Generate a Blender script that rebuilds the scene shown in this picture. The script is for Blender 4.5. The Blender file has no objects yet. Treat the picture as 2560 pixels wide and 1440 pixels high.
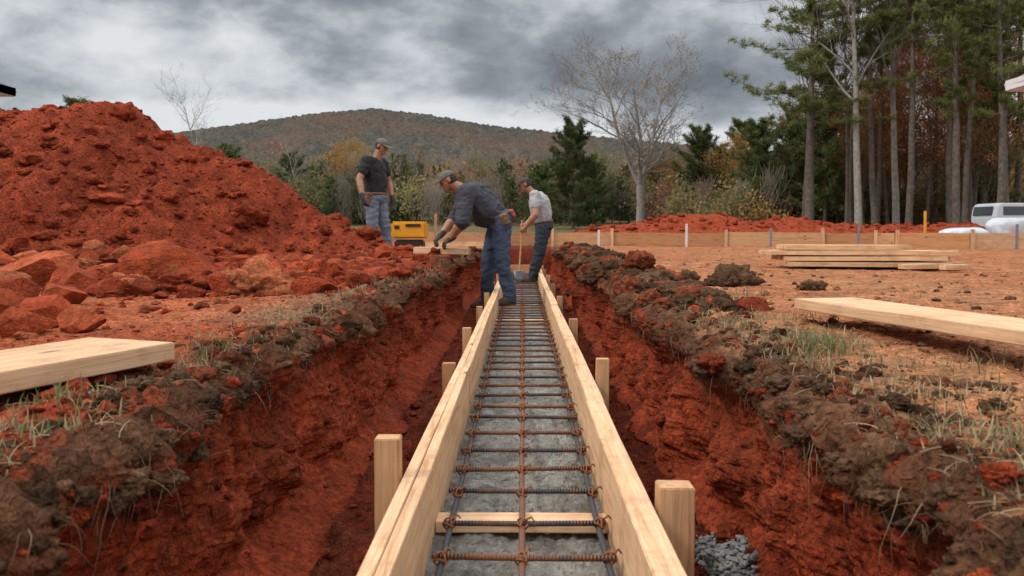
import bpy, bmesh, math, random
import numpy as np
from mathutils import Vector, Matrix
from mathutils.bvhtree import BVHTree
random.seed(7); rng=np.random.default_rng(7)
sc=bpy.context.scene; col=sc.collection
G=-0.42   # ground level, camera at z=0
# ---------------------------------------------------------------- noise
def _h(i,j,k,s):
    n=(i.astype(np.uint32)*np.uint32(374761393)+j.astype(np.uint32)*np.uint32(668265263)+k.astype(np.uint32)*np.uint32(2246822519)+np.uint32(s*97531+11))
    n=(n^(n>>np.uint32(13)))*np.uint32(1274126177); n=n^(n>>np.uint32(16)); n=n*np.uint32(2654435761); n=n^(n>>np.uint32(15))
    return n.astype(np.float64)/4294967295.0
def vn(x,y,z,s=0):
    xi=np.floor(x).astype(np.int64);yi=np.floor(y).astype(np.int64);zi=np.floor(z).astype(np.int64)
    fx=x-xi;fy=y-yi;fz=z-zi
    fx=fx*fx*(3-2*fx);fy=fy*fy*(3-2*fy);fz=fz*fz*(3-2*fz)
    r=0
    for a in (0,1):
        for b in (0,1):
            for c in (0,1):
                w=(fx if a else 1-fx)*(fy if b else 1-fy)*(fz if c else 1-fz)
                r=r+w*_h(xi+a,yi+b,zi+c,s)
    return r*2-1
def fbm(x,y,z=0.0,o=4,s=0,g=.5):
    x=np.asarray(x,float);y=np.asarray(y,float)+x*0;z=np.asarray(z,float)+x*0
    r=0;a=1.;t=0
    for i in range(o):
        r=r+a*vn(x+i*17.3,y-i*9.1,z+i*5.7,s+i);t+=a;a*=g
        x,y=(x*1.62+y*1.22),(y*1.62-x*1.22);z=z*2.03
    return r/t*1.6
def bil(x,y,z=0.0,o=3,s=0,g=.5):
    x=np.asarray(x,float);y=np.asarray(y,float)+x*0;z=np.asarray(z,float)+x*0
    r=0;a=1.;t=0
    for i in range(o):
        r=r+a*np.abs(vn(x+i*17.3,y-i*9.1,z+i*5.7,s+i));t+=a;a*=g
        x,y=(x*1.7+y*1.25),(y*1.7-x*1.25);z=z*2.1
    return r/t*1.8
def sstep(a,b,x):
    t=np.clip((x-a)/(b-a),0,1);return t*t*(3-2*t)
# ---------------------------------------------------------------- materials
def newmat(n):
    m=bpy.data.materials.new(n);m.use_nodes=True
    nt=m.node_tree;b=nt.nodes['Principled BSDF'];return m,nt,b
def N(nt,t,**k):
    n=nt.nodes.new(t)
    for a,v in k.items():
        if a in n.inputs: n.inputs[a].default_value=v
        else: setattr(n,a,v)
    return n
def noise_n(nt,vec,scale,detail=5,rough=.6,dist=0.):
    n=N(nt,'ShaderNodeTexNoise');n.inputs['Scale'].default_value=scale;n.inputs['Detail'].default_value=detail
    n.inputs['Roughness'].default_value=rough;n.inputs['Distortion'].default_value=dist
    nt.links.new(vec,n.inputs['Vector']);return n.outputs['Fac']
def mathn(nt,op,a,b=None,c=None,clamp=False):
    n=nt.nodes.new('ShaderNodeMath');n.operation=op;n.use_clamp=clamp
    for i,v in enumerate((a,b,c)):
        if v is None: continue
        if isinstance(v,(int,float)): n.inputs[i].default_value=v
        else: nt.links.new(v,n.inputs[i])
    return n.outputs[0]
def mixc(nt,f,a,b,mode='MIX'):
    n=nt.nodes.new('ShaderNodeMix');n.data_type='RGBA';n.blend_type=mode
    for s,v in ((0,f),(6,a),(7,b)):
        if isinstance(v,(int,float)): n.inputs[s].default_value=v
        elif isinstance(v,tuple): n.inputs[s].default_value=(*v[:3],1)
        else: nt.links.new(v,n.inputs[s])
    return n.outputs[2]
def ramp(nt,f,stops):
    n=nt.nodes.new('ShaderNodeValToRGB');nt.links.new(f,n.inputs[0]);e=n.color_ramp.elements
    while len(e)<len(stops): e.new(.5)
    for q,(p,c) in zip(e,stops): q.position=p;q.color=(*c,1) if len(c)==3 else c
    return n.outputs[0]
def bump(nt,b,h,strength,dist,prev=None):
    n=nt.nodes.new('ShaderNodeBump');n.inputs['Strength'].default_value=strength;n.inputs['Distance'].default_value=dist
    nt.links.new(h,n.inputs['Height'])
    if prev is not None: nt.links.new(prev,n.inputs['Normal'])
    if b is not None: nt.links.new(n.outputs[0],b.inputs['Normal'])
    return n.outputs[0]
def g3(v): return (v,v,v)
def soil_mat(n,scale=1.0,lump=1.):
    m,nt,b=newmat(n);tc=N(nt,'ShaderNodeTexCoord').outputs['Object']
    at=N(nt,'ShaderNodeAttribute',attribute_name='Col').outputs['Color']
    n1=noise_n(nt,tc,5*scale,5,.7);n2=noise_n(nt,tc,42*scale,5,.75);n3=noise_n(nt,tc,14*scale,4,.7,.6)
    vo=N(nt,'ShaderNodeTexVoronoi');vo.inputs['Scale'].default_value=42*scale
    wv=N(nt,'ShaderNodeVectorMath',operation='ADD');nn=N(nt,'ShaderNodeTexNoise');nn.inputs['Scale'].default_value=30*scale;nn.inputs['Detail'].default_value=2
    sc_=N(nt,'ShaderNodeVectorMath',operation='SCALE');sc_.inputs['Scale'].default_value=.04;nt.links.new(tc,nn.inputs['Vector']);nt.links.new(nn.outputs['Color'],sc_.inputs[0]);nt.links.new(tc,wv.inputs[0]);nt.links.new(sc_.outputs[0],wv.inputs[1]);nt.links.new(wv.outputs[0],vo.inputs['Vector'])
    crumb=mathn(nt,'SUBTRACT',1.,vo.outputs['Distance'])
    v1=ramp(nt,n1,[(.3,g3(.55)),(.7,g3(1.4))]);v2=ramp(nt,n2,[(.3,g3(.55)),(.68,g3(1.4))]);v3=ramp(nt,crumb,[(.25,g3(.5)),(.6,g3(1.1))])
    c=mixc(nt,1.,at,v1,'MULTIPLY');c=mixc(nt,1.*lump,c,v2,'MULTIPLY');c=mixc(nt,.6*lump,c,v3,'MULTIPLY')
    nt.links.new(c,b.inputs['Base Color']);b.inputs['Roughness'].default_value=.95;b.inputs['Specular IOR Level'].default_value=.12
    p=bump(nt,None,n3,.9*lump,.055/scale);p=bump(nt,None,crumb,.7*lump,.014/scale,p);bump(nt,b,n2,.8,.013/scale,p)
    return m
M_soil=soil_mat('soil');M_clod=soil_mat('clod',1.6);M_rock=soil_mat('clay_rock',1.3,.6)
def attr_mat(n,rough=.9,transl=0.):
    m,nt,b=newmat(n);at=N(nt,'ShaderNodeAttribute',attribute_name='Col').outputs['Color']
    oi=N(nt,'ShaderNodeObjectInfo').outputs['Random']
    v=ramp(nt,oi,[(0,g3(.8)),(1,g3(1.2))]);c=mixc(nt,1.,at,v,'MULTIPLY')
    nt.links.new(c,b.inputs['Base Color']);b.inputs['Roughness'].default_value=rough;b.inputs['Specular IOR Level'].default_value=.15
    if transl>0:
        t=N(nt,'ShaderNodeBsdfTranslucent');nt.links.new(c,t.inputs[0]);mx=N(nt,'ShaderNodeMixShader');mx.inputs[0].default_value=transl
        out=nt.nodes['Material Output'];nt.links.new(b.outputs[0],mx.inputs[1]);nt.links.new(t.outputs[0],mx.inputs[2]);nt.links.new(mx.outputs[0],out.inputs[0])
    return m
M_leaf=attr_mat('foliage',.8,.42);M_grass=attr_mat('grass_blade',.7,.3);M_root=attr_mat('root',.9)
def wood_mat(n,a,b_,k,gs=1.0,stain=.4):
    m,nt,b=newmat(n);tc=N(nt,'ShaderNodeTexCoord').outputs['Object'];oi=N(nt,'ShaderNodeObjectInfo').outputs['Random']
    off=N(nt,'ShaderNodeCombineXYZ');nt.links.new(mathn(nt,'MULTIPLY',oi,37.),off.inputs[0]);nt.links.new(mathn(nt,'MULTIPLY',oi,13.),off.inputs[1])
    ad=N(nt,'ShaderNodeVectorMath',operation='ADD');nt.links.new(tc,ad.inputs[0]);nt.links.new(off.outputs[0],ad.inputs[1])
    mp=N(nt,'ShaderNodeMapping');mp.inputs['Scale'].default_value=(.9*gs,14*gs,14*gs);nt.links.new(ad.outputs[0],mp.inputs[0])
    f=noise_n(nt,mp.outputs[0],2.2,7,.62,.9)
    mp2=N(nt,'ShaderNodeMapping');mp2.inputs['Scale'].default_value=(2.0,60,60);nt.links.new(ad.outputs[0],mp2.inputs[0])
    f2=noise_n(nt,mp2.outputs[0],2.5,4,.6,.2)
    c=ramp(nt,f,[(.28,k),(.42,b_),(.6,a),(.8,tuple(x*.9 for x in b_))])
    c=mixc(nt,1.,c,ramp(nt,f2,[(.3,g3(.80)),(.7,g3(1.08))]),'MULTIPLY')
    vo=N(nt,'ShaderNodeTexVoronoi');vo.inputs['Scale'].default_value=1.;mp3=N(nt,'ShaderNodeMapping');mp3.inputs['Scale'].default_value=(2.3,5.5,5.5);nt.links.new(ad.outputs[0],mp3.inputs[0]);nt.links.new(mp3.outputs[0],vo.inputs['Vector'])
    kn=ramp(nt,vo.outputs['Distance'],[(.05,g3(1)),(.11,g3(0))]);c=mixc(nt,kn,c,tuple(x*.5 for x in k))
    st=noise_n(nt,tc,5.,7,.78);sm=ramp(nt,st,[(.50,g3(0)),(.72,g3(stain))]);c=mixc(nt,sm,c,(.34,.14,.07))
    c=mixc(nt,1.,c,ramp(nt,oi,[(0,g3(.84)),(1,g3(1.06))]),'MULTIPLY')
    nt.links.new(c,b.inputs['Base Color']);b.inputs['Roughness'].default_value=.75;b.inputs['Specular IOR Level'].default_value=.2
    bump(nt,b,f2,.4,.004);return m
M_wood=wood_mat('pine_lumber',(.80,.53,.32),(.69,.42,.23),(.48,.25,.12),1.,.6)
M_wood2=wood_mat('weathered_lumber',(.56,.29,.14),(.46,.22,.10),(.28,.12,.05))
M_stake=wood_mat('stake_lumber',(.64,.38,.20),(.54,.30,.15),(.34,.17,.08))
def simple(n,c,rough=.7,metal=0.,ns=20.,amt=.25,bd=.0,dirt=None,da=.7):
    m,nt,b=newmat(n);tc=N(nt,'ShaderNodeTexCoord').outputs['Object'];f=noise_n(nt,tc,ns,6,.6)
    cc=mixc(nt,1.,c,ramp(nt,f,[(.3,g3(1-amt)),(.7,g3(1+amt))]),'MULTIPLY')
    if dirt:
        f3=noise_n(nt,tc,5.,6,.7);cc=mixc(nt,ramp(nt,f3,[(.48,g3(0)),(.7,g3(da))]),cc,dirt)
    nt.links.new(cc,b.inputs['Base Color']);b.inputs['Roughness'].default_value=rough;b.inputs['Metallic'].default_value=metal
    if bd: bump(nt,b,f,.6,bd)
    return m
M_skin=simple('skin',(.36,.17,.10),.55,0,30,.1)
M_hair=simple('hair',(.03,.022,.018),.8,0,120,.3,.004)
M_black=simple('black_cotton',(.018,.019,.022),.9,0,60,.1,.002)
M_navy=simple('navy_cotton',(.045,.044,.056),.9,0,60,.08,.002)
M_grey=simple('grey_cotton',(.36,.36,.365),.9,0,60,.05,.001)
M_jean1=simple('light_denim',(.14,.17,.22),.9,0,90,.12,.002,(.2,.17,.15),.25)
M_jean2=simple('blue_denim',(.042,.062,.102),.9,0,90,.14,.002,(.10,.09,.09),.25)
M_jean3=simple('dark_denim',(.03,.038,.055),.9,0,90,.12,.002)
M_boot=simple('boot_leather',(.07,.035,.02),.7,0,30,.3,.003,(.16,.06,.035))
M_glove=simple('work_glove',(.05,.047,.043),.9,0,60,.3,.003)
M_cap=simple('cap_cloth',(.13,.115,.10),.9,0,80,.2,.002)
M_capd=simple('dark_cap_cloth',(.055,.045,.038),.9,0,80,.2,.002)
M_leather=simple('tool_leather',(.16,.07,.03),.6,0,30,.3,.003)
M_red=simple('red_plastic',(.3,.06,.045),.5)
M_eye=simple('eye_dark',(.02,.015,.012),.3)
M_yel=simple('yellow_paint',(.75,.36,.02),.4,0,8,.1,0,(.45,.2,.05),.4)
M_blk=simple('black_plastic',(.02,.02,.02),.5)
M_white=simple('white_sheet',(.55,.6,.66),.45,0,4,.12,.01)
M_carp=simple('white_car_paint',(.56,.60,.64),.3,0,2,.03,0,(.35,.25,.2),.25)
M_wpaint=simple('white_paint',(.7,.7,.69),.6,0,3,.06)
M_roof=simple('roof_shingle',(.13,.13,.14),.9,0,30,.35,.01)
M_glass=simple('window_glass',(.05,.065,.08),.08)
M_steel=simple('stake_steel',(.25,.27,.3),.5,.6)
M_bark=simple('pine_bark',(.12,.093,.075),.95,0,5,.5,.03)
M_barkg=simple('grey_bark',(.28,.25,.22),.95,0,5,.35,.02)
def rebar_mat(n,rustmix):
    m,nt,b=newmat(n);tc=N(nt,'ShaderNodeTexCoord').outputs['Object']
    f=noise_n(nt,tc,14,7,.7);r=ramp(nt,f,[(rustmix-.1,g3(1)),(rustmix+.1,g3(0))])
    c=mixc(nt,r,(.085,.088,.10),(.24,.095,.042));nt.links.new(c,b.inputs['Base Color'])
    b.inputs['Roughness'].default_value=.5;nt.links.new(mathn(nt,'MULTIPLY',mathn(nt,'SUBTRACT',1.,r),.5),b.inputs['Metallic'])
    w=N(nt,'ShaderNodeTexWave');w.inputs['Scale'].default_value=32.;w.bands_direction='X';w.inputs['Distortion'].default_value=.4;nt.links.new(tc,w.inputs['Vector'])
    bump(nt,b,w.outputs['Fac'],1.,.006);return m
M_rbl=rebar_mat('steel_longitudinal',.36);M_rb=rebar_mat('steel_rebar',.45);M_rbr=rebar_mat('rusty_rebar',.60)
M_tie=simple('rust_wire',(.28,.10,.03),.8,.2,40,.4)
def conc():
    m,nt,b=newmat('wet_concrete');tc=N(nt,'ShaderNodeTexCoord').outputs['Object']
    f=noise_n(nt,tc,3.5,7,.7,.8);f2=noise_n(nt,tc,70,6,.75);f3=noise_n(nt,tc,15,8,.78,2.0)
    c=ramp(nt,f3,[(.36,(.14,.12,.10)),(.44,(.48,.435,.375)),(.7,(.74,.69,.61))]);c=mixc(nt,1.,c,ramp(nt,f2,[(.3,g3(.7)),(.7,g3(1.15))]),'MULTIPLY');c=mixc(nt,1.,c,ramp(nt,f,[(.38,g3(.55)),(.58,g3(1.08))]),'MULTIPLY')
    nt.links.new(c,b.inputs['Base Color']);nt.links.new(ramp(nt,f,[(.35,g3(.5)),(.55,g3(.95))]),b.inputs['Roughness']);b.inputs['Specular IOR Level'].default_value=.3
    p=bump(nt,None,f3,1.,.07);bump(nt,b,f2,.8,.012,p);return m
M_conc=conc();M_gravel=simple('grey_gravel',(.17,.165,.16),.9,0,30,.4,.005)
# ---------------------------------------------------------------- mesh helpers
def npmesh(name,V,Fq,mat=None,cols=None,smooth=False,parent=None,link=True):
    me=bpy.data.meshes.new(name);V=np.asarray(V,np.float32)
    Fl=Fq if isinstance(Fq,list) else [Fq]
    Fl=[np.asarray(f,np.int32) for f in Fl if len(f)]
    loops=np.concatenate([f.ravel() for f in Fl]);tot=np.concatenate([np.full(len(f),f.shape[1],np.int32) for f in Fl])
    st=np.concatenate([[0],np.cumsum(tot)[:-1]]).astype(np.int32)
    me.vertices.add(len(V));me.vertices.foreach_set('co',V.ravel())
    me.loops.add(len(loops));me.loops.foreach_set('vertex_index',loops)
    me.polygons.add(len(tot));me.polygons.foreach_set('loop_start',st)
    me.polygons.foreach_set('use_smooth',np.full(len(tot),smooth,bool))
    me.update(calc_edges=True)
    if cols is not None:
        a=me.color_attributes.new('Col','FLOAT_COLOR','POINT');c=np.ones((len(V),4),np.float32);c[:,:3]=cols;a.data.foreach_set('color',c.ravel())
    if mat: me.materials.append(mat)
    o=bpy.data.objects.new(name,me)
    if link: col.objects.link(o)
    if parent: o.parent=parent
    return o
def empty(name,loc=(0,0,0)):
    o=bpy.data.objects.new(name,None);o.location=loc;o.empty_display_size=.2;col.objects.link(o);return o
def tag(o,label,cat,group=None,kind=None):
    o['label']=label;o['category']=cat
    if group:o['group']=group
    if kind:o['kind']=kind
    return o
def boxdata(sx,sy,sz,bev=.0):
    bm=bmesh.new();bmesh.ops.create_cube(bm,size=1);bmesh.ops.scale(bm,vec=(sx,sy,sz),verts=bm.verts)
    if bev: bmesh.ops.bevel(bm,geom=list(bm.edges),offset=bev,segments=2,affect='EDGES')
    return bm
def boxobj(name,size,loc,mat,parent=None,bev=.004,rot=None):
    bm=boxdata(*size,bev);me=bpy.data.meshes.new(name);bm.to_mesh(me);bm.free();me.materials.append(mat)
    o=bpy.data.objects.new(name,me);col.objects.link(o)
    if parent:o.parent=parent
    o.location=loc
    if rot:o.rotation_euler=rot
    return o
def plank(name,p0,p1,w,t,mat,nrm=(0,0,1),bev=.003,warp=.004,parent=None):
    p0=Vector(p0);p1=Vector(p1);x=(p1-p0);L=x.length;x.normalize();z=Vector(nrm);z=(z-x*z.dot(x)).normalized();y=z.cross(x)
    bm=boxdata(L,w,t,bev)
    n=max(2,int(L/.25))
    for i in range(1,n):
        bmesh.ops.bisect_plane(bm,geom=bm.verts[:]+bm.edges[:]+bm.faces[:],plane_co=(-L/2+L*i/n,0,0),plane_no=(1,0,0))
    sd=random.random()*100
    for v in bm.verts:
        v.co.y+=warp*math.sin(v.co.x*1.7+sd)+warp*.4*math.sin(v.co.x*7+sd*2);v.co.z+=warp*.8*math.sin(v.co.x*1.3+sd*3)
    me=bpy.data.meshes.new(name);bm.to_mesh(me);bm.free();me.materials.append(mat)
    o=bpy.data.objects.new(name,me);col.objects.link(o)
    m=Matrix((x,y,z)).transposed().to_4x4();m.translation=(p0+p1)/2;o.matrix_world=m
    if parent:o.parent=parent
    return o
def tubes(polys,cap=False):
    V=[];Fc=[];base=0
    for pts,rad,s in polys:
        pts=np.asarray(pts,float);rad=np.asarray(rad,float);n=len(pts)
        t=np.gradient(pts,axis=0);t/=np.linalg.norm(t,axis=1)[:,None]+1e-9
        av=np.abs(t.mean(0));ref=np.eye(3)[int(np.argmin(av))]
        a=np.cross(t,ref);a/=np.linalg.norm(a,axis=1)[:,None]+1e-9;b=np.cross(t,a)
        an=2*np.pi*np.arange(s)/s
        ring=pts[:,None]+rad[:,None,None]*(a[:,None]*np.cos(an)[None,:,None]+b[:,None]*np.sin(an)[None,:,None])
        V.append(ring.reshape(-1,3));i=np.arange(n-1)[:,None]*s;j=np.arange(s)[None];k=(j+1)%s
        Fc.append(np.stack([i+j,i+k,i+s+k,i+s+j],-1).reshape(-1,4)+base);base+=n*s
    return np.concatenate(V),np.concatenate(Fc)
def ico(sub):
    bm=bmesh.new();bmesh.ops.create_icosphere(bm,subdivisions=sub,radius=1);v=np.array([x.co[:] for x in bm.verts]);f=np.array([[q.index for q in p.verts] for p in bm.faces]);bm.free();return v,f
ICO={k:ico(k) for k in (1,2,3,4,5,6)}
# ---------------------------------------------------------------- TERRAIN
FL=-1.03;XL,XR=-.85,.745;BL,BR=-.63,.615
pX=[-16,-13,-9,-6.89,-6.2,-5.67,-5.14,-4.88,-4.35,-3.93,-3.61,-3.19,-2.66,-2.3,-1.82,-1.5,-1.3]
pZ=[0,1.2,1.85,1.93,1.90,1.93,1.95,1.74,1.50,1.36,1.15,.90,.63,.42,.20,.06,-.05]
def farz(Y): return .027*np.clip(Y-32,0,70)
def pile(X,Y):
    P=np.interp(X,pX,pZ,left=-1,right=-.5)
    yc=10.4
    h=P-.56*np.clip(yc-Y,0,None)-.75*np.clip(Y-yc-.3,0,None)
    return np.log1p(np.exp(np.clip(h/.12,-30,30)))*.12
nL=[-3000,-1500,-800,-400,-200,-100,-60,-40,-30,-24,-20,-17,-15,-13,-12,-11.2,-10.5,-9.9,-9.4]
segs=[('gL',x) for x in nL]+[('gL',x) for x in np.arange(-9,-2,.030)]+[('gL',x) for x in np.arange(-2,-1.3,.014)]+[('gL',x) for x in np.arange(-1.3,XL,.008)]
nw=110
segs+=[('wL',t) for t in np.linspace(0,1,nw,endpoint=False)]
segs+=[('f',x) for x in np.linspace(BL,BR,50)]
segs+=[('wR',t) for t in np.linspace(1,0,nw,endpoint=False)]
segs+=[('gR',x) for x in np.arange(XR,1.3,.008)]+[('gR',x) for x in np.arange(1.3,2.3,.0135)]+[('gR',x) for x in np.arange(2.3,10,.055)]+[('gR',x) for x in np.arange(10.1,16,.2)]+[('gR',x) for x in [-q for q in nL[::-1]] if x>16]
kind=np.array([{'gL':0,'wL':1,'f':2,'wR':3,'gR':4}[k] for k,_ in segs]);val=np.array([v for _,v in segs],float)
Ys=np.concatenate([np.linspace(-3,.38,22),np.exp(np.arange(math.log(.4),math.log(31),.0082)),np.exp(np.linspace(math.log(31.5),math.log(3000),55))])
K,Y=np.meshgrid(kind,Ys);Vv,_=np.meshgrid(val,Ys)
X=np.where((K==0)|(K==4)|(K==2),Vv,0.);Z=np.full_like(X,G)
lipL=fbm(Ys*.7,0,3,3,5)*.06+fbm(Ys*3.5,0,9,3,6)*.04;lipR=fbm(Ys*.6,4,3,3,15)*.045+fbm(Ys*3.2,4,9,3,16)*.035
lipL=lipL[:,None];lipR=lipR[:,None]
t=Vv
cv=.25*t+.75*sstep(.84,1.05,t)
X=np.where(K==1,XL+(BL-XL)*cv,X);X=np.where(K==3,XR+(BR-XR)*cv,X)
Z=np.where((K==1)|(K==3),G+(FL-G)*t,Z);Z=np.where(K==2,FL,Z)
chunk=bil(Y*4.2,Z*3.8,X*0,4,22,.55);cut=np.floor(chunk*4+fbm(Y*8,Z*6,0*X,2,26)*.5)/4
wx=fbm(Y*1.8,Z*1.2,X*0,3,21)*.03+(chunk-.4)*.055+(cut-.4)*.065+fbm(Y*18,Z*5,0*X,3,24)*.012+(bil(Y*20,Z*18,0*X,4,23,.6)-.35)*.020
prof=np.sin(np.clip(t,0,1)*np.pi)**.35
ovh=np.exp(-((t-.10)/.09)**2)*(.045+.035*fbm(Y*3,0*Y,0,3,31)+.08*np.clip(bil(Y*11,Z*11,0*X,4,33,.6)-.3,0,1))
scoop=-.03*np.exp(-((t-.45)/.25)**2)
talus=.05*sstep(.75,1.,t)*np.clip(fbm(Y*2.2,0*Y,0,3,34)+.3,0,1)
X=np.where(K==1,X+lipL*(1-.4*t)+wx*prof+ovh+scoop+talus,X)
X=np.where(K==3,X+lipR*(1-.4*t)-wx*prof-ovh-scoop-talus,X)
X=np.where(K==0,X+lipL*np.exp(-np.clip(XL-X,0,9)/.3),X);X=np.where(K==4,X+lipR*np.exp(-np.clip(X-XR,0,9)/.3),X)
dl=np.where(K==0,np.clip(XL+lipL-X,0,None),np.where(K==4,np.clip(X-XR-lipR,0,None),0))
isg=(K==0)|(K==4)
P0=np.where(K==0,pile(X,Y),0)
pm=sstep(.05,.5,P0)
rough=np.where(K==0,.7+.8*np.exp(-dl/.3),.4+.9*np.exp(-dl/.3))
gz=fbm(X*.9,Y*.9,0,4,41)*.024+(bil(X*5,Y*5,0,5,42,.6)-.35)*.035*rough+fbm(X*24,Y*24,0,4,43,.65)*.008*(.5+rough)
lipc=(np.clip(bil(X*9,Y*9,0,5,44,.62)-.25,0,1)*.065-.025)*np.exp(-(dl/.18)**2)
ridge=np.where(K==4,np.exp(-((dl-.2)/.17)**2)*sstep(3.2,6.0,Y)*(1-sstep(15,19,Y))*(.01+.16*np.clip(bil(X*4.6,Y*4.6,0,5,45,.6)-.12,0,1)),0)
ridge+=np.where(K==0,np.exp(-((dl-.2)/.2)**2)*sstep(4.5,7,Y)*(1-sstep(15,19,Y))*(.0+.06*np.clip(bil(X*5,Y*5,0,5,46,.6)-.15,0,1)),0)
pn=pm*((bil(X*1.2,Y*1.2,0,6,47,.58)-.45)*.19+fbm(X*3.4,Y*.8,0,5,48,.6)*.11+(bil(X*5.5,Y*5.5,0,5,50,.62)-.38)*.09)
toe=np.where(K==0,sstep(5.4,6.8,Y)*(1-sstep(9,12,Y))*sstep(-1.1,-1.7,X)*(bil(X*2.6,Y*2.6,0,5,49,.6)-.2)*.12,0)
timb=np.where(K==0,.1*np.exp(-((X+1.15)**2+(Y-9.3)**2)/.25),0)
mound=np.clip(1-((X-8.6)/7.3)**2,0,1)**.5*np.exp(-((Y-26)/1.7)**2)*(.78+.35*fbm(X*.5,Y*.5,0,3,51)+.14*bil(X*2.2,Y*2.2,0,5,52,.6))
mound+=.35*np.exp(-((Y-23.5)/1.2)**2)*sstep(10,13,X)*(.5+bil(X*1.5,Y*1.5,0,4,53))
mound=np.where(K==4,mound,0)
farm=sstep(29,33,Y)
Z=np.where(isg,Z+(gz+lipc)*(1-farm)+ridge+P0+pn+toe+timb+np.clip(mound,0,None),Z)
Z=np.where(K==2,Z+((bil(X*6,Y*6,0,5,61,.6)-.35)*.07)*np.clip((np.abs(X)-.36)/.08,0,1)+.07*np.exp(-((Y-9.5)/.5)**2),Z)
liftL=Z[:,kind==0][:,-1][:,None]-G;liftR=Z[:,kind==4][:,0][:,None]-G
Z=np.where(K==1,Z+liftL*np.clip(1-t*3,0,1),Z);Z=np.where(K==3,Z+liftR*np.clip(1-t*3,0,1),Z)
e=sstep(16.9,17.4,Y)
Z=np.where((K==1)|(K==2)|(K==3),Z*(1-e)+(G+gz*.5)*e,Z)
e2=sstep(-2.2,-2.8,Y);Z=np.where((K==1)|(K==2)|(K==3),Z*(1-e2)+G*e2,Z)
Z=Z+farz(Y)+np.where(Y>60,fbm(X*.02,Y*.02,0,3,55)*.4,0)
# colours
def C(r,g,b): return np.array([r,g,b])
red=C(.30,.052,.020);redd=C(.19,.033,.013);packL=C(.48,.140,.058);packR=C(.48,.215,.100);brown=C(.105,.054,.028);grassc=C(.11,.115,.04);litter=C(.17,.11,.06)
def lerp(a,b,w): w=np.clip(w,0,1)[...,None];return a*(1-w)+b*w
c=np.zeros(X.shape+(3,))+red
nA=fbm(X*1.3,Y*1.3,Z,4,71);nB=fbm(X*5,Y*5,Z*5,4,72)
cg=lerp(red+0*c,packL+0*c,.65-pm*1.3-sstep(.4,.05,dl)*.5+nA*.6-toe*5-.3*sstep(6,9,Y))
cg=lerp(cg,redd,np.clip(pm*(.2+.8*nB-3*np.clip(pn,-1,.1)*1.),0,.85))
cr=lerp(packR+0*c,packL*.95+0*c,.3+nA*.6);cr=lerp(cr,C(.27,.13,.065),nB*.6-.02)
cr=lerp(cr,red*1.1,np.clip(mound*4,0,1))
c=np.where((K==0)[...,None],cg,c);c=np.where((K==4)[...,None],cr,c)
bm_=np.where(K==4,np.exp(-(dl/(.22+.2*nA))**2)*(.85+.8*nB)+ridge*8,np.where(K==0,np.exp(-(dl/(.15+.15*nA))**2)*(.65+1.0*nB),0))
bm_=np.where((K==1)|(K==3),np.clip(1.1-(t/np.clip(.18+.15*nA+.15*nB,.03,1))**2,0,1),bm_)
c=lerp(c,brown*(1+.35*nB[...,None]),np.clip(bm_,0,.9))
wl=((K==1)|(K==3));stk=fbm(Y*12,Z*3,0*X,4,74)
c=np.where(wl[...,None],lerp(c,redd,.0+.35*nB+.28*np.clip(stk,-1,1)+.35*np.clip(t-.7,0,1)-9*np.clip(wx,-.03,.03)),c)  # shade painted into the wall red, darker low down and in hollows
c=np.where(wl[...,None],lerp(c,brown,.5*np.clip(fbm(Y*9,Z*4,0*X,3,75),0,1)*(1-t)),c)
c=np.where((K==2)[...,None],lerp(redd*.8+0*c,brown,.3*nB),c)
dry=np.where(isg,np.exp(-((dl-.3)/.3)**2)*np.clip(nA*1.6+.2,0,1)*(Y<8),0);c=lerp(c,C(.25,.165,.095),dry*.75)
c=lerp(c,lerp(grassc+0*c,litter,.5+nA),farm)
R_,C_=X.shape;idx=np.arange(R_*C_).reshape(R_,C_)
Fq=np.stack([idx[:-1,:-1],idx[:-1,1:],idx[1:,1:],idx[1:,:-1]],-1).reshape(-1,4)
TV=np.stack([X,Y,Z],-1).reshape(-1,3)
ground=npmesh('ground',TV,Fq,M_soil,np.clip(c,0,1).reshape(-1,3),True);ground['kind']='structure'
ground['label']='red clay ground with a dug trench and spoil heap'
lim=(Ys<40).sum();bi=Fq.reshape(R_-1,C_-1,4)[:lim].reshape(-1,4)
bvh=BVHTree.FromPolygons(TV[:R_*C_].tolist(),bi.tolist())
def gh(x,y):
    h=bvh.ray_cast(Vector((x,y,8)),Vector((0,0,-1)))
    return (h[0].z,h[1]) if h[0] is not None else (G+float(farz(np.array(y))),Vector((0,0,1)))
# ---------------------------------------------------------------- clods (stuff)
def rocktemp(sub,seed,ang=.9,npl=12,rnd=.1,fine=.04,lo=.45,hi=.8):
    v,f=ICO[sub];v=v.copy();r=np.random.default_rng(seed)
    for _ in range(npl):
        n=r.normal(size=3);n/=np.linalg.norm(n);d=r.uniform(lo,hi);q=v@n-d;v-=np.where(q>0,q,0)[:,None]*n*ang
    v*=(1+rnd*fbm(v[:,0]*2.2+seed,v[:,1]*2.2,v[:,2]*2.2,4,seed))[:,None]
    if sub>=3: v*=(1+fine*fbm(v[:,0]*7+seed,v[:,1]*7,v[:,2]*7,5,seed+3,.65))[:,None]
    return v,f
def crumbtemp(sub,seed):
    v,f=ICO[sub];v=v.copy();k=(bil(v[:,0]*2.+seed,v[:,1]*2.,v[:,2]*2.,5,seed,.65)-.4)*.75+fbm(v[:,0]*1.1+seed,v[:,1]*1.1,v[:,2]*1.1,2,seed+5)*.3
    return v*(1+k)[:,None],f
ROCK=([rocktemp(1,i,.8,7,.25) for i in range(8)],[rocktemp(2,20+i,.9,10,.2) for i in range(10)],[rocktemp(3,40+i,.95,12,.10,.025) for i in range(10)])
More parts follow.
